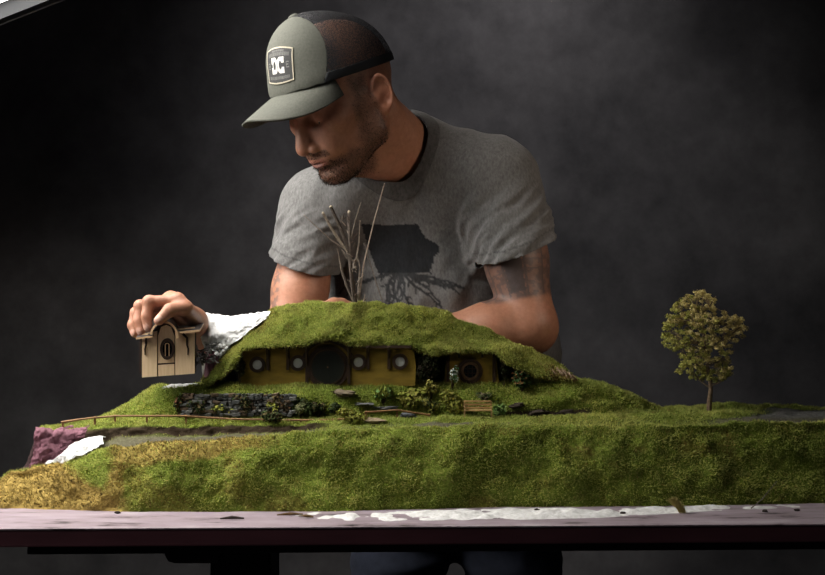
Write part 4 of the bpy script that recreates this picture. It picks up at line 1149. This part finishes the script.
# head
B.add(hell(0, -.001, .042, (.0755, .093, .088)), .02)
B.add(hell(0, .045, .0, (.0640, .058, .080)), .02)
B.add(hell(0, .045, -.045, (.050, .050, .052)), .02)
for s in (-1, 1):
    B.add(hcap((s * .057, .012, -.050), (s * .018, .078, -.090), .017, .015), .022)
    B.add(hcap((s * .060, .010, -.010), (s * .056, .012, -.055), .016, .016), .02)
    B.add(hell(s * .047, .066, -.006, (.020, .022, .017)), .018)               # cheekbone
    B.add(hcap((s * .050, .076, .028), (s * .012, .096, .024), .0095, .0105), .012)   # brow ridge
    B.add(hell(s * .030, .083, -.040, (.018, .016, .020)), .016)
B.add(hell(0, .084, -.090, (.020, .016, .014)), .014)                           # chin
B.add(hell(0, .090, -.055, (.026, .017, .020)), .014)                           # muzzle
for s in (-1, 1):
    B.sub(hell(s * .033, .100, .007, (.018, .015, .0125)), .010)               # eye socket
    B.add(hell(s * .033, .0780, .0065, (.0152, .0146, .0132)), .003)             # lid over the eyeball
B.add(hcap((0, .093, .022), (0, .1140, -.026), .0085, .0112), .012)              # nose
B.add(hell(0, .1170, -.033, (.0112, .0105, .0100)), .006)
for s in (-1, 1):
    B.add(hell(s * .0150, .1045, -.037, (.0085, .0115, .0085)), .004)
    B.sub(hell(s * .0075, .1105, -.0440, (.0040, .0060, .0035)), .003)
B.add(hcap((-.018, .096, -.0590), (.018, .096, -.0590), .0045), .008)           # lips
B.add(hell(0, .1025, -.0590, (.018, .0060, .0045)), .005)
B.add(hell(0, .1010, -.0675, (.017, .0065, .0050)), .005)
B.sub(hcap((-.027, .094, -.0640), (.027, .094, -.0640), .0018), .003)
B.sub(hell(0, .1050, -.0633, (.025, .004, .0014)), .003)
B.sub(hell(0, .1045, -.0775, (.018, .006, .004)), .008)
for s in (-1, 1):                                                                # ears
    n_ = nrm([s * .92, .38, 0]); bb = nrm([-s * .38, .92, .10]); cc = np.cross(n_, bb) * s; bb = np.cross(cc, n_) * s
    Re = np.stack([bb, cc, n_], 1); ec = np.array([s * .0785, -.009, -.003])
    RW = RH @ Re
    B.add(ell(hp(*ec), (.0140, .0255, .0045), RW), .006)
    B.add(torus(hp(*(ec + n_ * .004 + bb * -.001 + cc * .002)), RW, .0142, .0252, .0036), .0025)
    B.add(ell(hp(*(ec - cc * .0265 + bb * .004 + n_ * .002)), (.0085, .0085, .0045), RW), .005)
    B.sub(ell(hp(*(ec + n_ * .005 + bb * .002 - cc * .003)), (.0082, .0138, .0090), RW), .003)
    B.sub(ell(hp(*(ec + n_ * .0055 + bb * .001 + cc * .012)), (.0080, .0090, .0045), RW), .003)
    B.add(ell(hp(*(ec + bb * .0095 - cc * .004 + n_ * .004)), (.0035, .0055, .0035), RW), .003)
    B.add(hcap((s * .068, .0, -.008), (s * .072, -.012, .002), .012, .010), .008)
# arms
B.add(cap(SHL, SHL * .45 + ELL_ * .55, .054, .0515), .02); B.add(cap(SHL * .45 + ELL_ * .55, ELL_, .0515, .0425), .015)
B.add(ell(SHL * .45 + ELL_ * .55 + np.array([0, -.008, 0]), (.042, .042, .070)), .02)
B.add(cap(ELL_, ELL_ * .70 + WRL * .30, .0435, .0455), .018); B.add(cap(ELL_ * .70 + WRL * .30, WRL, .0455, .028), .02)
B.add(cap(ELL_, ELL_ + np.array([.006, .01, -.008]), .040), .015)
B.add(cap(SHR, SHR * .45 + ELR * .55, .050, .045), .02); B.add(cap(SHR * .45 + ELR * .55, ELR, .045, .042), .02)
B.add(cap(ELR, ELR * .70 + WRR * .30, .041, .043), .02); B.add(cap(ELR * .70 + WRR * .30, WRR, .043, .0265), .02)
NAILS = []
def hand(wrist, mcp, fingers, thumb, fr, up, flatk=1.0):
    for i, m_ in enumerate(mcp):
        B.add(cap(wrist * .8 + m_ * .2, m_, .0175 if i < 3 else .016, .0105), .012)
    for a, b_ in zip(mcp[:-1], mcp[1:]): B.add(cap(a, b_, .0100), .008)
    cen = sum(mcp) / 4 * .55 + wrist * .45
    B.add(cap(cen - up * .006, sum(mcp) / 4 * .8 + wrist * .2 - up * .006, .018, .014), .012)
    for m_, f_, r_ in zip(mcp, fingers, fr):
        pts = [m_] + f_
        for k in range(3): B.add(cap(pts[k], pts[k + 1], r_ * (1.10, .98, .90)[k], r_ * (.98, .90, .78)[k]), .0035)
        B.add(cap(pts[1], pts[1], r_ * 1.05), .003)
        B.add(cap(m_ + up * .002, m_ + up * .002, r_ * 1.18), .006)
        NAILS.append((pts[2], pts[3], r_ * .78))
    B.add(cap(wrist * .6 + thumb[0] * .4, thumb[0], .017, .017), .012)
    B.add(cap(thumb[0], thumb[1], .0165, .0115), .010); B.add(cap(thumb[1], thumb[2], .0110, .0098), .004); B.add(cap(thumb[2], thumb[3], .0098, .0076), .0035)
    B.add(cap(thumb[0], mcp[0] * .6 + wrist * .4, .013, .011), .012)
    NAILS.append((thumb[2], thumb[3], .0078))
hand(WRR, [W(177, 301, 1.695), W(171, 300, 1.715), W(169, 303, 1.735), W(170, 309, 1.752)],
     [[W(149, 301.5, 1.685), W(146.5, 316, 1.680), W(148, 327.5, 1.678)],
      [W(140, 306, 1.705), W(138.5, 321, 1.698), W(141, 331.5, 1.694)],
      [W(136, 312.5, 1.724), W(132.5, 325, 1.718), W(134.5, 333.5, 1.712)],
      [W(141, 318, 1.742), W(135, 328, 1.738), W(137, 335, 1.732)]],
     [W(195, 321, 1.745), W(185, 308, 1.690), W(170, 310, 1.672), W(159, 320.5, 1.667)], [.0088, .0088, .0082, .0072], np.array([0, 0, 1.0]))
hand(WRL, [W(349, 310, 1.858), W(341, 306.5, 1.845), W(334, 306, 1.832), W(329, 309, 1.820)],
     [[W(322, 309, 1.855), W(308, 316, 1.850), W(302, 325, 1.848)],
      [W(312, 307, 1.840), W(298, 315, 1.835), W(293, 326, 1.832)],
      [W(308, 309, 1.827), W(296, 317, 1.822), W(292, 328, 1.820)],
      [W(311, 313, 1.816), W(302, 321, 1.813), W(298, 330, 1.812)]],
     [W(385, 338, 1.888), W(362, 328, 1.885), W(343, 325, 1.880), W(330, 328, 1.876)], [.0088, .0088, .0082, .0072], np.array([0, 0, 1.0]))

lo = np.array([-.50, 1.60, PEL[2] - .06]); hi = np.array([.34, 2.42, 1.56])
Vb, Fb = B.mesh(lo, hi, 0.0023)
Vb = laplace(Vb, Fb, 1, 0.4)
def hl(V): return (V - HC) @ RH
q = hl(Vb); x, y, z = q[:, 0], q[:, 1], q[:, 2]
inhead = (np.linalg.norm(q - np.array([0, .01, 0.01]), axis=1) < .165)
skin = np.array([.385, .185, .115])
colB = np.tile(skin, (len(Vb), 1))
def paint(mask, c):
    global colB
    m_ = np.clip(mask, 0, 1)[:, None]; colB = colB * (1 - m_) + np.asarray(c) * m_
nz = fbm(Vb, 45, 3, 5)
paint(.35 * sstep(.1, .6, nz), (.46, .19, .12))
paint(inhead * .45 * sstep(.060, .078, np.abs(x)) * (y < .02) * (np.abs(z) < .04), (.45, .17, .10))          # ears and neck side redder
hnz = .5 + .5 * vnoise(Vb, 520, 3)
scalp = inhead * sstep(-.005, .03, z - .25 * np.maximum(y, 0) + .02 * nz) * (1 - sstep(.030, .050, y + .01 * nz)) * (np.abs(x) < .0815) + inhead * (y < -.045) * sstep(-.055, -.02, z) * (np.abs(x) < .0815)
paint(np.clip(scalp, 0, 1) * (.35 + .35 * hnz), (.085, .055, .042))
side = inhead * (np.abs(x) > .038) * sstep(.0, .012, y) * (1 - sstep(.030, .050, y + .2 * z + .01 * nz)) * sstep(-.105, -.08, z) * (1 - sstep(.028, .05, z))
jaw = inhead * sstep(.0, .02, y) * (1 - sstep(-.072, -.052, z + .012 * nz + .10 * (np.abs(x) < .03) * 0)) * sstep(-.13, -.11, z)
mou = inhead * (y > .075) * (np.abs(x) < .034) * (z < -.043) * (z > -.082) * (np.abs(z + .063) > .009)
beard = np.clip(np.maximum.reduce([side * .85, jaw * .9, mou * .9]), 0, 1)
paint(beard * (.45 + .45 * hnz), (.050, .032, .024))
lips = inhead * (y > .092) * (np.abs(x) < .022) * (np.abs(z + .063) < .0075)
paint(lips * .45, (.30, .10, .085))
for a, b_, r_ in NAILS:
    ax = nrm(b_ - a); dv = Vb - b_; al = dv @ ax
    up = np.array([0, -.55, .25]) if b_[0] < -.3 else np.array([0, 0, 1.0])
    un = nrm(up - (up @ ax) * ax) if b_[0] > -.3 else nrm(np.array([-.55, -.8, .1]) - (np.array([-.55, -.8, .1]) @ ax) * ax)
    ra = dv - al[:, None] * ax; c_ = (ra @ un) / np.maximum(np.linalg.norm(ra, axis=1), 1e-6)
    paint(.75 * (np.abs(al - r_ * .1) < r_ * .85) * (c_ > .70) * (np.linalg.norm(dv, axis=1) < .012), (.58, .36, .29))
# tattoos: ink in the skin
def armcoord(V, a, b_, view):
    ax = nrm(b_ - a); t = ((V - a) @ ax) / np.linalg.norm(b_ - a); r_ = V - a - ((V - a) @ ax)[:, None] * ax
    sd = nrm(np.cross(ax, view)); fr = np.cross(sd, ax)
    return t, np.arctan2(r_ @ sd, -(r_ @ fr)) , np.linalg.norm(r_, axis=1)
t, an, rr = armcoord(Vb, SHL, ELL_, np.array([0, 1.0, 0]))
an = -an if False else an
onarm = (rr < .075) * (Vb[:, 0] > .08)
band = onarm * sstep(.36, .40, t) * (1 - sstep(.82, .86, t + .02 * nz))
lin = lambda v, c, w_: 1 - sstep(w_ * .5, w_, np.abs(v - c))
pat = .55 + .22 * (fbm(Vb, 120, 2, 15) > .05)
for c_ in (-1.15, -.55, -.02, .12, .75, 1.3): pat = np.maximum(pat, .85 * lin(an, c_, .06))
for c_ in (.42, .47, .60, .66): pat = np.maximum(pat, .8 * lin(t, c_, .008))
pat = np.maximum(pat, .9 * (an > -.5) * (an < .05) * (t > .58) * (t < .80))
pat = np.maximum(pat, .6 * (an > .15) * (np.sin((t * 130 + an * 9)) > .1) * (t > .55))
pat = np.maximum(pat, .55 * (an < -.55) * (np.sin(t * 260) > .3))
pat = pat * np.where((t < .52) & (an > -.5) & (an < .7), .75, 1)
paint(band * pat, (.045, .047, .052))
t, an, rr = armcoord(Vb, SHR, ELR, np.array([0, 1.0, 0]))
onr = (rr < .075) * (Vb[:, 0] < -.1) * (t > .35) * (t < 1.02)
vu, vv = UV(Vb)
str_ = onr * (1 - sstep(5.5, 7.5, np.abs(vu - (273 - (vv - 285) * .12)))) * (fbm(Vb, 130, 2, 19) > -.05)
paint(.55 * str_, (.07, .07, .075))
man = mesh_np('person', Vb, Fb, MATS['skin'], None, True, colB)
tag(man, 'person in grey t-shirt and olive cap leaning over the landscape, holding the plywood model', 'person')
BVH_B = BVHTree.FromPolygons([tuple(p) for p in Vb], [tuple(int(i) for i in f) for f in Fb])
NBd = vnormals(Vb, Fb)

# hair blades: beard, sideburn, brows
def hairs(name, mask, n, L, wd, cols, down=.5, seed=0):
    r = np.random.default_rng(seed); i = r.choice(len(Vb), n, p=mask / mask.sum())
    nn = NBd[i]; P0 = Vb[i] + r.normal(0, .0009, (n, 3))
    d = nn * .6 - HU * down + r.normal(0, .35, (n, 3)); d /= np.linalg.norm(d, axis=1)[:, None]
    s_ = np.cross(d, r.normal(0, 1, (n, 3))); s_ /= np.linalg.norm(s_, axis=1)[:, None]
    Lr = L * r.uniform(.6, 1.3, n)[:, None]
    V = np.stack([P0 - s_ * wd - nn * .0005, P0 + s_ * wd - nn * .0005, P0 + d * Lr], 1).reshape(-1, 3)
    c = np.repeat(np.array(cols)[r.integers(0, len(cols), n)], 3, axis=0)
    return mesh_np(name, V, np.arange(3 * n).reshape(-1, 3), MATS['foliage'], man, False, c)
HB = [(.030, .019, .014), (.05, .032, .022), (.02, .013, .01)]
goat = inhead * (y > .055) * (np.abs(x) < .040) * (z < -.066 + .010 * nz) * (z > -.120) * (1 - .85 * ((np.abs(x) < .012) & (z > -.080)))
hairs('beard', goat + 1e-12, 2600, .0050, .00032, HB, .7, 3)
hairs('stubble', np.clip(side * 1.6 + jaw * .8 + mou * .9, 0, 2) * (1 - goat) + 1e-12, 6500, .0030, .00030, HB, .5, 4)
brow = inhead * (y > .07) * (np.abs(z - .023 - .10 * np.maximum(0, .03 - np.abs(np.abs(x) - .03))) < .0055) * (np.abs(np.abs(x) - .031) < .020)
hairs('eyebrow', brow + 1e-12, 900, .0045, .0003, HB, -.1, 5)
for s in (-1, 1):
    e = MB().sphere(hp(s * .033, .0788, .0020), .0122, seg=20, rings=14).build('eye', MATS['eye_white'], man, smooth=True)
    MB().sphere(hp(s * .033, .0872, -.0030), (.0052, .0036, .0052), R=RH, seg=14, rings=10).build('iris', MATS['black_leather'], e, smooth=True)

# ---- t-shirt
S = Body()
S.add(ecap(PEL - SP * .06 + TF * .01 + TLx * .025, WAI + TF * .012 + TLx * .01, .212, .192, TF, .68), .03)
S.add(ecap(WAI + TF * .012 + TLx * .01, CHE, .192, .172, TF, .72), .05)
S.add(ecap(CHE, NB - SP * .05, .160, .085, TF, .80), .05)
S.add(cap(SHL - TLx * .02, NB - SP * .055, .070, .072), .05)
S.add(cap(SHR + TLx * .02, NB - SP * .055, .064, .072), .05)
S.add(cap(NB - SP * .005, SHL - TLx * .040 + SP * .012, .057, .068), .05)
S.add(cap(NB - SP * .005, SHR + TLx * .06 + SP * .02, .057, .058), .05)
S.add(cap(WAI + TLx * .105, CHE + TLx * .095 - SP * .03, .075, .075), .04)
S.add(cap(PEL + TLx * .135 + SP * .02, WAI + TLx * .125 + SP * .05, .082, .070), .04)
cuL = SHL + (ELL_ - SHL) * .46; cuR = SHR + (ELR - SHR) * .43
ISL = len(S.ops)
pL1, pL2 = W(557, 233, 1.93), W(492, 256, 1.93); nL = nrm(np.cross(pL2 - pL1, np.array([0, 1.0, .22]))); nL = nL if nL[2] < 0 else -nL
pR1, pR2 = W(270, 254, 1.97), W(328, 271, 1.97); nR = nrm(np.cross(pR2 - pR1, np.array([0, 1.0, .22]))); nR = nR if nR[2] < 0 else -nR
def sleeve(prim, p_, n_):
    f, c, R = prim
    return (lambda P: np.maximum(f(P), (P - p_) @ n_ - .006)), c, R
CAPL = cap(SHL, SHL + (ELL_ - SHL) * .70 + np.array([.004, 0, 0]), .066, .0680); CAPR = cap(SHR, SHR + (ELR - SHR) * .70 + np.array([-.004, 0, 0]), .062, .0570)
S.add(sleeve(CAPL, (pL1 + pL2) / 2, nL), .03)
S.add(sleeve(CAPR, (pR1 + pR2) / 2, nR), .03)
Vs, Fs = S.mesh(np.array([-.36, 1.72, PEL[2] - .30]), np.array([.45, 2.50, 1.45]), 0.0030)
Ns = vnormals(Vs, Fs)
# folds of the jersey: soft ridges that run from armpit, shoulder and waist
def ridged(P, fr, sd): return 1 - np.abs(fbm(P, fr, 2, sd)) * 2
tl, al_, _ = armcoord(Vs, SHL, ELL_, np.array([0, 1.0, 0]))
tr_, ar_, _ = armcoord(Vs, SHR, ELR, np.array([0, 1.0, 0]))
dL = CAPL[0](Vs); dR = CAPR[0](Vs)
slL = (dL < .02) * sstep(.0, .35, tl); slR = (dR < .02) * sstep(.05, .2, tr_)
loc = np.stack([(Vs - PEL) @ TLx, (Vs - PEL) @ SP, (Vs - PEL) @ TF], 1)
rot45 = np.stack([loc[:, 0] * .6 + loc[:, 1] * .8, -loc[:, 0] * .8 + loc[:, 1] * .6, loc[:, 2]], 1)
body = ridged(loc, (17, 4.5, 4), 21) * .0105 + ridged(rot45, (9, 26, 9), 23) * .0065 + fbm(Vs, 60, 2, 25) * .0010
sl = np.stack([tl * 1.0, al_ * .10, 0 * tl], 1); slr = np.stack([tr_ * 1.0, ar_ * .10, 0 * tl], 1)
fL = ridged(np.stack([sl[:, 1] * 2.2 + sl[:, 0] * 1.0, sl[:, 0], sl[:, 2]], 1), (9.5, 3.0, 1), 27) * .0085 + ridged(np.stack([sl[:, 0] + sl[:, 1] * .8, sl[:, 1], sl[:, 2]], 1), (24, 7, 1), 33) * .0035
fR = ridged(np.stack([slr[:, 0] + slr[:, 1] * 1.4, slr[:, 1], slr[:, 2]], 1), (14, 9, 1), 29) * .0070
body = body * (1 - .75 * sstep(.36, .46, loc[:, 1]))
disp = np.where(slL > 0, body * (1 - slL) + fL * slL, np.where(slR > 0, body * (1 - slR) + fR * slR, body))
Vs = laplace(Vs + Ns * (disp - .002)[:, None], Fs, 2, .5)
Ts = tris(Fs)
def clipall(V, T, fn): return clip(V, T, fn(V))
axL = nrm(ELL_ - SHL); axR = nrm(ELR - SHR)
def phi_sl(V, axis_a, elbow, n_, p_, other):
    d = (V - p_) @ n_
    t, _, r_ = armcoord(V, axis_a, elbow, np.array([0, 1.0, 0]))
    sl = (CAPR if axis_a is SHR else CAPL)[0](V); to = np.minimum.reduce([S.ops[k][0][0](V) for k in range(ISL)])
    near = (r_ < .085) & (t > .25) & (sl < .009) & (to > .020)
    return np.where(near, -d, .1)
# neckline: what the neck passes through
NC0 = hp(0, -.03, -.03); NC1 = NB + TF * .026 - SP * .006
fneck = cap(NC0, NC1, .066, .070)[0]
phin = lambda V: fneck(V)
Vs, Ts = clipall(Vs, Ts, phin)
Vs, Ts = clipall(Vs, Ts, lambda V: phi_sl(V, SHL, ELL_, nL, (pL1 + pL2) / 2, 0))
Vs, Ts = clipall(Vs, Ts, lambda V: phi_sl(V, SHR, ELR, nR, (pR1 + pR2) / 2, 0))
Vs, Ts = clipall(Vs, Ts, lambda V: (V - PEL) @ SP + .075)
# drop crumbs that are not joined to the main piece
def biggest(V, T):
    lab = np.arange(len(V))
    for _ in range(400):
        m_ = lab[T].min(1); new = lab.copy()
        for i in range(3): np.minimum.at(new, T[:, i], m_)
        new = new[new]
        if (new == lab).all(): break
        lab = new
    k, c = np.unique(lab, return_counts=True); keep = lab == k[c.argmax()]
    mp = np.cumsum(keep) - 1; return V[keep], mp[T[keep[T].all(1)]]
Vs, Ts = biggest(Vs, Ts)
su, sv = UV(Vs); Ns = vnormals(Vs, Ts)
colS = np.tile(np.array([.138, .135, .132]), (len(Vs), 1))
# the print on the chest: a dark block with a notched right side, roots spreading below it
shape = [(361, 224), (375, 224.5), (395, 225), (418, 223.5), (421, 231), (426, 238), (434, 242), (440, 247), (439, 253), (433, 257), (434, 262), (431, 268), (431, 273.5), (400, 273), (379, 274), (375, 266), (370, 252), (366, 240)]
pp_ = np.array([inside(a, b_, shape) for a, b_ in zip(su, sv)], float) * (Ns[:, 1] < 0) * (Vs[:, 0] < .09)
front = (Ns[:, 1] < .1) * (Vs[:, 0] < .1) * (Vs[:, 0] > -.15) * (Vs[:, 1] < NB[1] + .12)
def seg_(a, b_, w_):
    a = np.array(a, float); b_ = np.array(b_, float); P = np.stack([su, sv], 1); ab = b_ - a
    t = np.clip(((P - a) @ ab) / (ab @ ab), 0, 1); d = np.linalg.norm(P - a - t[:, None] * ab, axis=1)
    return 1 - sstep(w_ * .55, w_ * 1.1, d)
ro = np.zeros(len(Vs)); rr_ = random.Random(6)
for k in range(13):
    u0 = 401 + (k - 6) * 1.3; ang = math.radians(178 - k * 14.6); p = np.array([u0, 273.0]); L = 0
    while L < 38 + 14 * abs(math.cos(ang)):
        ang += rr_.uniform(-.45, .45) + (.06 if ang < 1.57 else -.06); st_ = rr_.uniform(5, 9); n_ = p + st_ * np.array([math.cos(ang), abs(math.sin(ang)) * .85 + .12])
        ro = np.maximum(ro, seg_(p, n_, 1.9 - L * .02))
        if rr_.random() < .5:
            a2 = ang + rr_.choice((-.7, .7)); ro = np.maximum(ro, seg_(n_, n_ + 7 * np.array([math.cos(a2), abs(math.sin(a2))]), 1.1))
        p = n_; L += st_
ink = np.clip(np.maximum(pp_ * .97, ro * .85) * front, 0, 1)
colS = colS * (1 - ink[:, None]) + np.array([.012, .013, .015]) * ink[:, None]
hemL = (np.abs(phi_sl(Vs, SHL, ELL_, nL, (pL1 + pL2) / 2, 0) - .016) < .0012); hemR = (np.abs(phi_sl(Vs, SHR, ELR, nR, (pR1 + pR2) / 2, 0) - .016) < .0012)
colS = np.where((hemL | hemR)[:, None], colS * .62, colS)
sh = mesh_np('t_shirt', Vs, Ts, MATS['heather_jersey'], man, True, colS)
md = sh.modifiers.new('thick', 'SOLIDIFY'); md.thickness = .0022; md.offset = -1
# collar band
ph = fneck(Vs)
Vc, Tc = clip(Vs + Ns * .0014, Ts, .0175 - ph)
Vc, Tc = biggest(Vc, Tc)
cb = mesh_np('collar', Vc, Tc, MATS['heather_jersey'], sh, True, np.tile(np.array([.088, .086, .084]), (len(Vc), 1)))
md = cb.modifiers.new('thick', 'SOLIDIFY'); md.thickness = .0030; md.offset = -1

# ---- jeans and shoes (below the table)
J = Body(); hipc = PEL - SP * .05
J.add(ecap(hipc - [0, 0, .02], hipc + SP * .10, .178, .165, TF, .74), .03)
for s, u in ((-1, 398), (1, 513)):
    kn = W(u, 562, 2.20); kn[1] = 2.21; an_ = np.array([kn[0] + s * .015, 2.25, .09])
    hj = hipc + TLx * s * .085 - [0, 0, .06]
    J.add(cap(hj, kn, .100, .084), .03); J.add(cap(kn, an_, .084, .068), .02)
Vj, Fj = J.mesh(np.array([-.35, 1.9, .0]), np.array([.50, 2.6, 1.05]), .007)
Vj = Vj + vnormals(Vj, Fj) * (ridged(Vj, (8, 8, 16), 81) * .008)[:, None]
mesh_np('jeans', Vj, Fj, MATS['dark_denim'], man, True)
for s, u in ((-1, 398), (1, 513)):
    kn = W(u, 562, 2.2); a = np.array([kn[0] + s * .015, 2.25, 0])
    K = Body(); K.add(cap(a + [0, .02, .05], a + [0, -.02, .06], .045, .042), .02); K.add(ell(a + np.array([s * .01, -.10, .035]), (.048, .10, .035)), .03); K.add(ell(a + np.array([0, .03, .035]), (.04, .05, .035)), .02)
    Vk, Fk = K.mesh(a + np.array([-.12, -.25, -.02]), a + np.array([.12, .15, .15]), .006)
    Vk[:, 2] = np.maximum(Vk[:, 2], .002); mesh_np('shoe', Vk, Fk, MATS['black_leather'], man, True)

# ---- cap
Cc = Body()
Cc.add(ell((0, .003, .042), (.0865, .1035, .100)), .02)
Cc.add(ell((.002, .034, .080), (.0710, .068, .0745)), .03)
Cc.add(ell((0, .038, .056), (.0770, .0755, .036)), .02)
Vq, Fq = Cc.mesh(np.array([-.12, -.14, -.08]), np.array([.12, .14, .18]), .0030)
Vq = laplace(Vq, Fq, 2, .5); Tq = tris(Fq)
rim = lambda V: V[:, 2] - (.030 + .154 * (V[:, 1] + .07))
seam = lambda V: V[:, 1] - (.080 - (V[:, 2] - .05) * .42 - 4.0 * (V[:, 2] - .05) * (.155 - V[:, 2]))
Vq, Tq = clip(Vq, Tq, rim(Vq))
Vf, Tf = clip(Vq, Tq, seam(Vq)); Vr, Tr = clip(Vq, Tq, -seam(Vq))
tow = lambda V: HC + V @ RH.T
capo = mesh_np('cap', tow(Vf), Tf[:, ::-1], MATS['olive_twill'], man, True); capo['label'] = 'olive trucker cap with black mesh back'
md = capo.modifiers.new('thick', 'SOLIDIFY'); md.thickness = .0018; md.offset = -1
mb_ = mesh_np('mesh_back', tow(Vr), Tr[:, ::-1], MATS['black_cap_mesh'], capo, True); mb_['label'] = 'black see-through mesh back'
# a woven band closes the mesh's lower edge
rr2 = rim(Vr); Vd, Td = clip(Vr * 1.006, Tr, .014 - rr2)
bd_ = mesh_np('sweat_band', tow(Vd), Td[:, ::-1], MATS['black_fabric'], capo, True)
md = bd_.modifiers.new('thick', 'SOLIDIFY'); md.thickness = .002; md.offset = -1
MB().sphere(hp(0, .030, .1545), (.009, .009, .0045), R=RH).build('button', MATS['olive_twill'], capo, smooth=True)
nt_, na = 22, 44
V = []
th0 = math.radians(62)
for i in range(na + 1):
    a = -th0 + 2 * th0 * i / na; s = math.sin(a); c_ = math.cos(a)
    for j in range(nt_ + 1):
        t = j / nt_
        xi, yi = .0840 * s, .018 + .0860 * c_
        sp_ = a / th0; xo = .0785 * math.sin(sp_ * 1.5708) if False else .0785 * sp_ * (1.25 - .25 * sp_ * sp_)
        yo = .058 + .126 * max(0.0, 1 - abs(xo / .0785) ** 2.6) ** (1 / 2.2)
        xx = xi * (1 - t) + xo * t; yy = yi * (1 - t) + max(yo, yi) * t; dy = yy - yi
        zz = .0590 - xx * xx * (1.5 + 4.3 * t) - .10 * dy - .6 * dy * dy
        V.append((xx, yy, zz))
V = tow(np.array(V)); idx = np.arange((na + 1) * (nt_ + 1)).reshape(na + 1, nt_ + 1)
Q = np.stack([idx[:-1, :-1].ravel(), idx[1:, :-1].ravel(), idx[1:, 1:].ravel(), idx[:-1, 1:].ravel()], 1)
bo = mesh_np('brim', V, Q, MATS['olive_twill'], capo, True); md = bo.modifiers.new('thick', 'SOLIDIFY'); md.thickness = .0032; md.offset = 0
# badge on the front panel
BVH_C = BVHTree.FromPolygons([tuple(p) for p in tow(Vf)], [tuple(int(i) for i in f) for f in Tf])
bc_ = hit(278.0, 65.5, BVH_C)
n_ = BVH_C.find_nearest(Vector(bc_))[1]; n_ = np.array(n_); n_ = n_ if n_[1] < 0 else -n_
byy = nrm(np.array([.04, 0, 1.0]) - (np.array([.04, 0, 1.0]) @ n_) * n_); bxx = np.cross(byy, n_); bxx = bxx if bxx[0] > 0 else -bxx
BW, BH = .0300, .0280                          # half sizes
def badge(s, t):
    """0 nothing, 1 cream border, 2 charcoal, 3 white logo, 4 grey lettering; s,t in -1..1"""
    top = 1.0 - .16 * (s * s); side = 1.0
    e = min(1 - abs(s), (top - t) * .9, (t + 1.0 - .0 + .0 - .14 * (abs(s) ** 2)) * .9)
    if e < 0: return 0
    if e < .065: return 1
    X, Y = s / .47, t / .45 
    # interlocked D and C
    if abs(Y) < 1 and abs(X) < 1 and abs(X) > .035:
        e_ = ((abs(X) - .45) / .53) ** 2 + Y * Y < 1
        blk = e_ or (abs(X) > .45 and abs(X) < 1)
        hole = ((abs(X) - .47) / .21) ** 2 + (Y / .52) ** 2 < 1
        notch = (X < -.80 and abs(Y) < .22) or (X > .55 and abs(Y) < .24)
        if blk and not hole and not notch: return 3
    if .60 < abs(s) < .78 and abs(t) < .17:
        a_ = (abs(s) - .69) / .09; b_2 = t / .17
        return 4 if (abs(a_) > .55 or abs(b_2) > .68 or abs(b_2) < .16) and not (s > 0 and a_ > .55 and abs(b_2) < .6) else 2
    for yc, hh, dens in ((.62 - .12 * s * s, .10, 15), (.80 - .14 * s * s, .055, 12), (-.68 + .08 * s * s, .085, 17)):
        if abs(t - yc) < hh and abs(s) < (.78 if hh > .07 else .45):
            f_ = (s * dens) % 1.0; return 4 if f_ < .55 else 2
    return 2
ns, nt2 = 132, 126
grid = {}; V = []; F = []; M = []
def bv(i, j):
    if (i, j) not in grid:
        s, t = -1 + 2 * i / ns, -1 + 2 * j / nt2
        p = bc_ + bxx * s * BW + byy * t * BH
        h = BVH_C.ray_cast(Vector(p + n_ * .03), Vector(-n_))
        p = np.array(h[0]) if h[0] is not None else p
        grid[(i, j)] = len(V); V.append(p + n_ * .0016)
    return grid[(i, j)]
for i in range(ns):
    for j in range(nt2):
        k = badge(-1 + 2 * (i + .5) / ns, -1 + 2 * (j + .5) / nt2)
        if k: F.append([bv(i, j), bv(i + 1, j), bv(i + 1, j + 1), bv(i, j + 1)]); M.append(k - 1)
bg = mesh_np('badge', np.array(V), F, [MATS['cream_thread'], MATS['charcoal_badge'], MATS['white_print'], MATS['grey_print']], capo, True, None, M)
md = bg.modifiers.new('thick', 'SOLIDIFY'); md.thickness = .0018; md.offset = -1
bg['label'] = 'shield-shaped dark cap badge with a white interlocked letter logo'
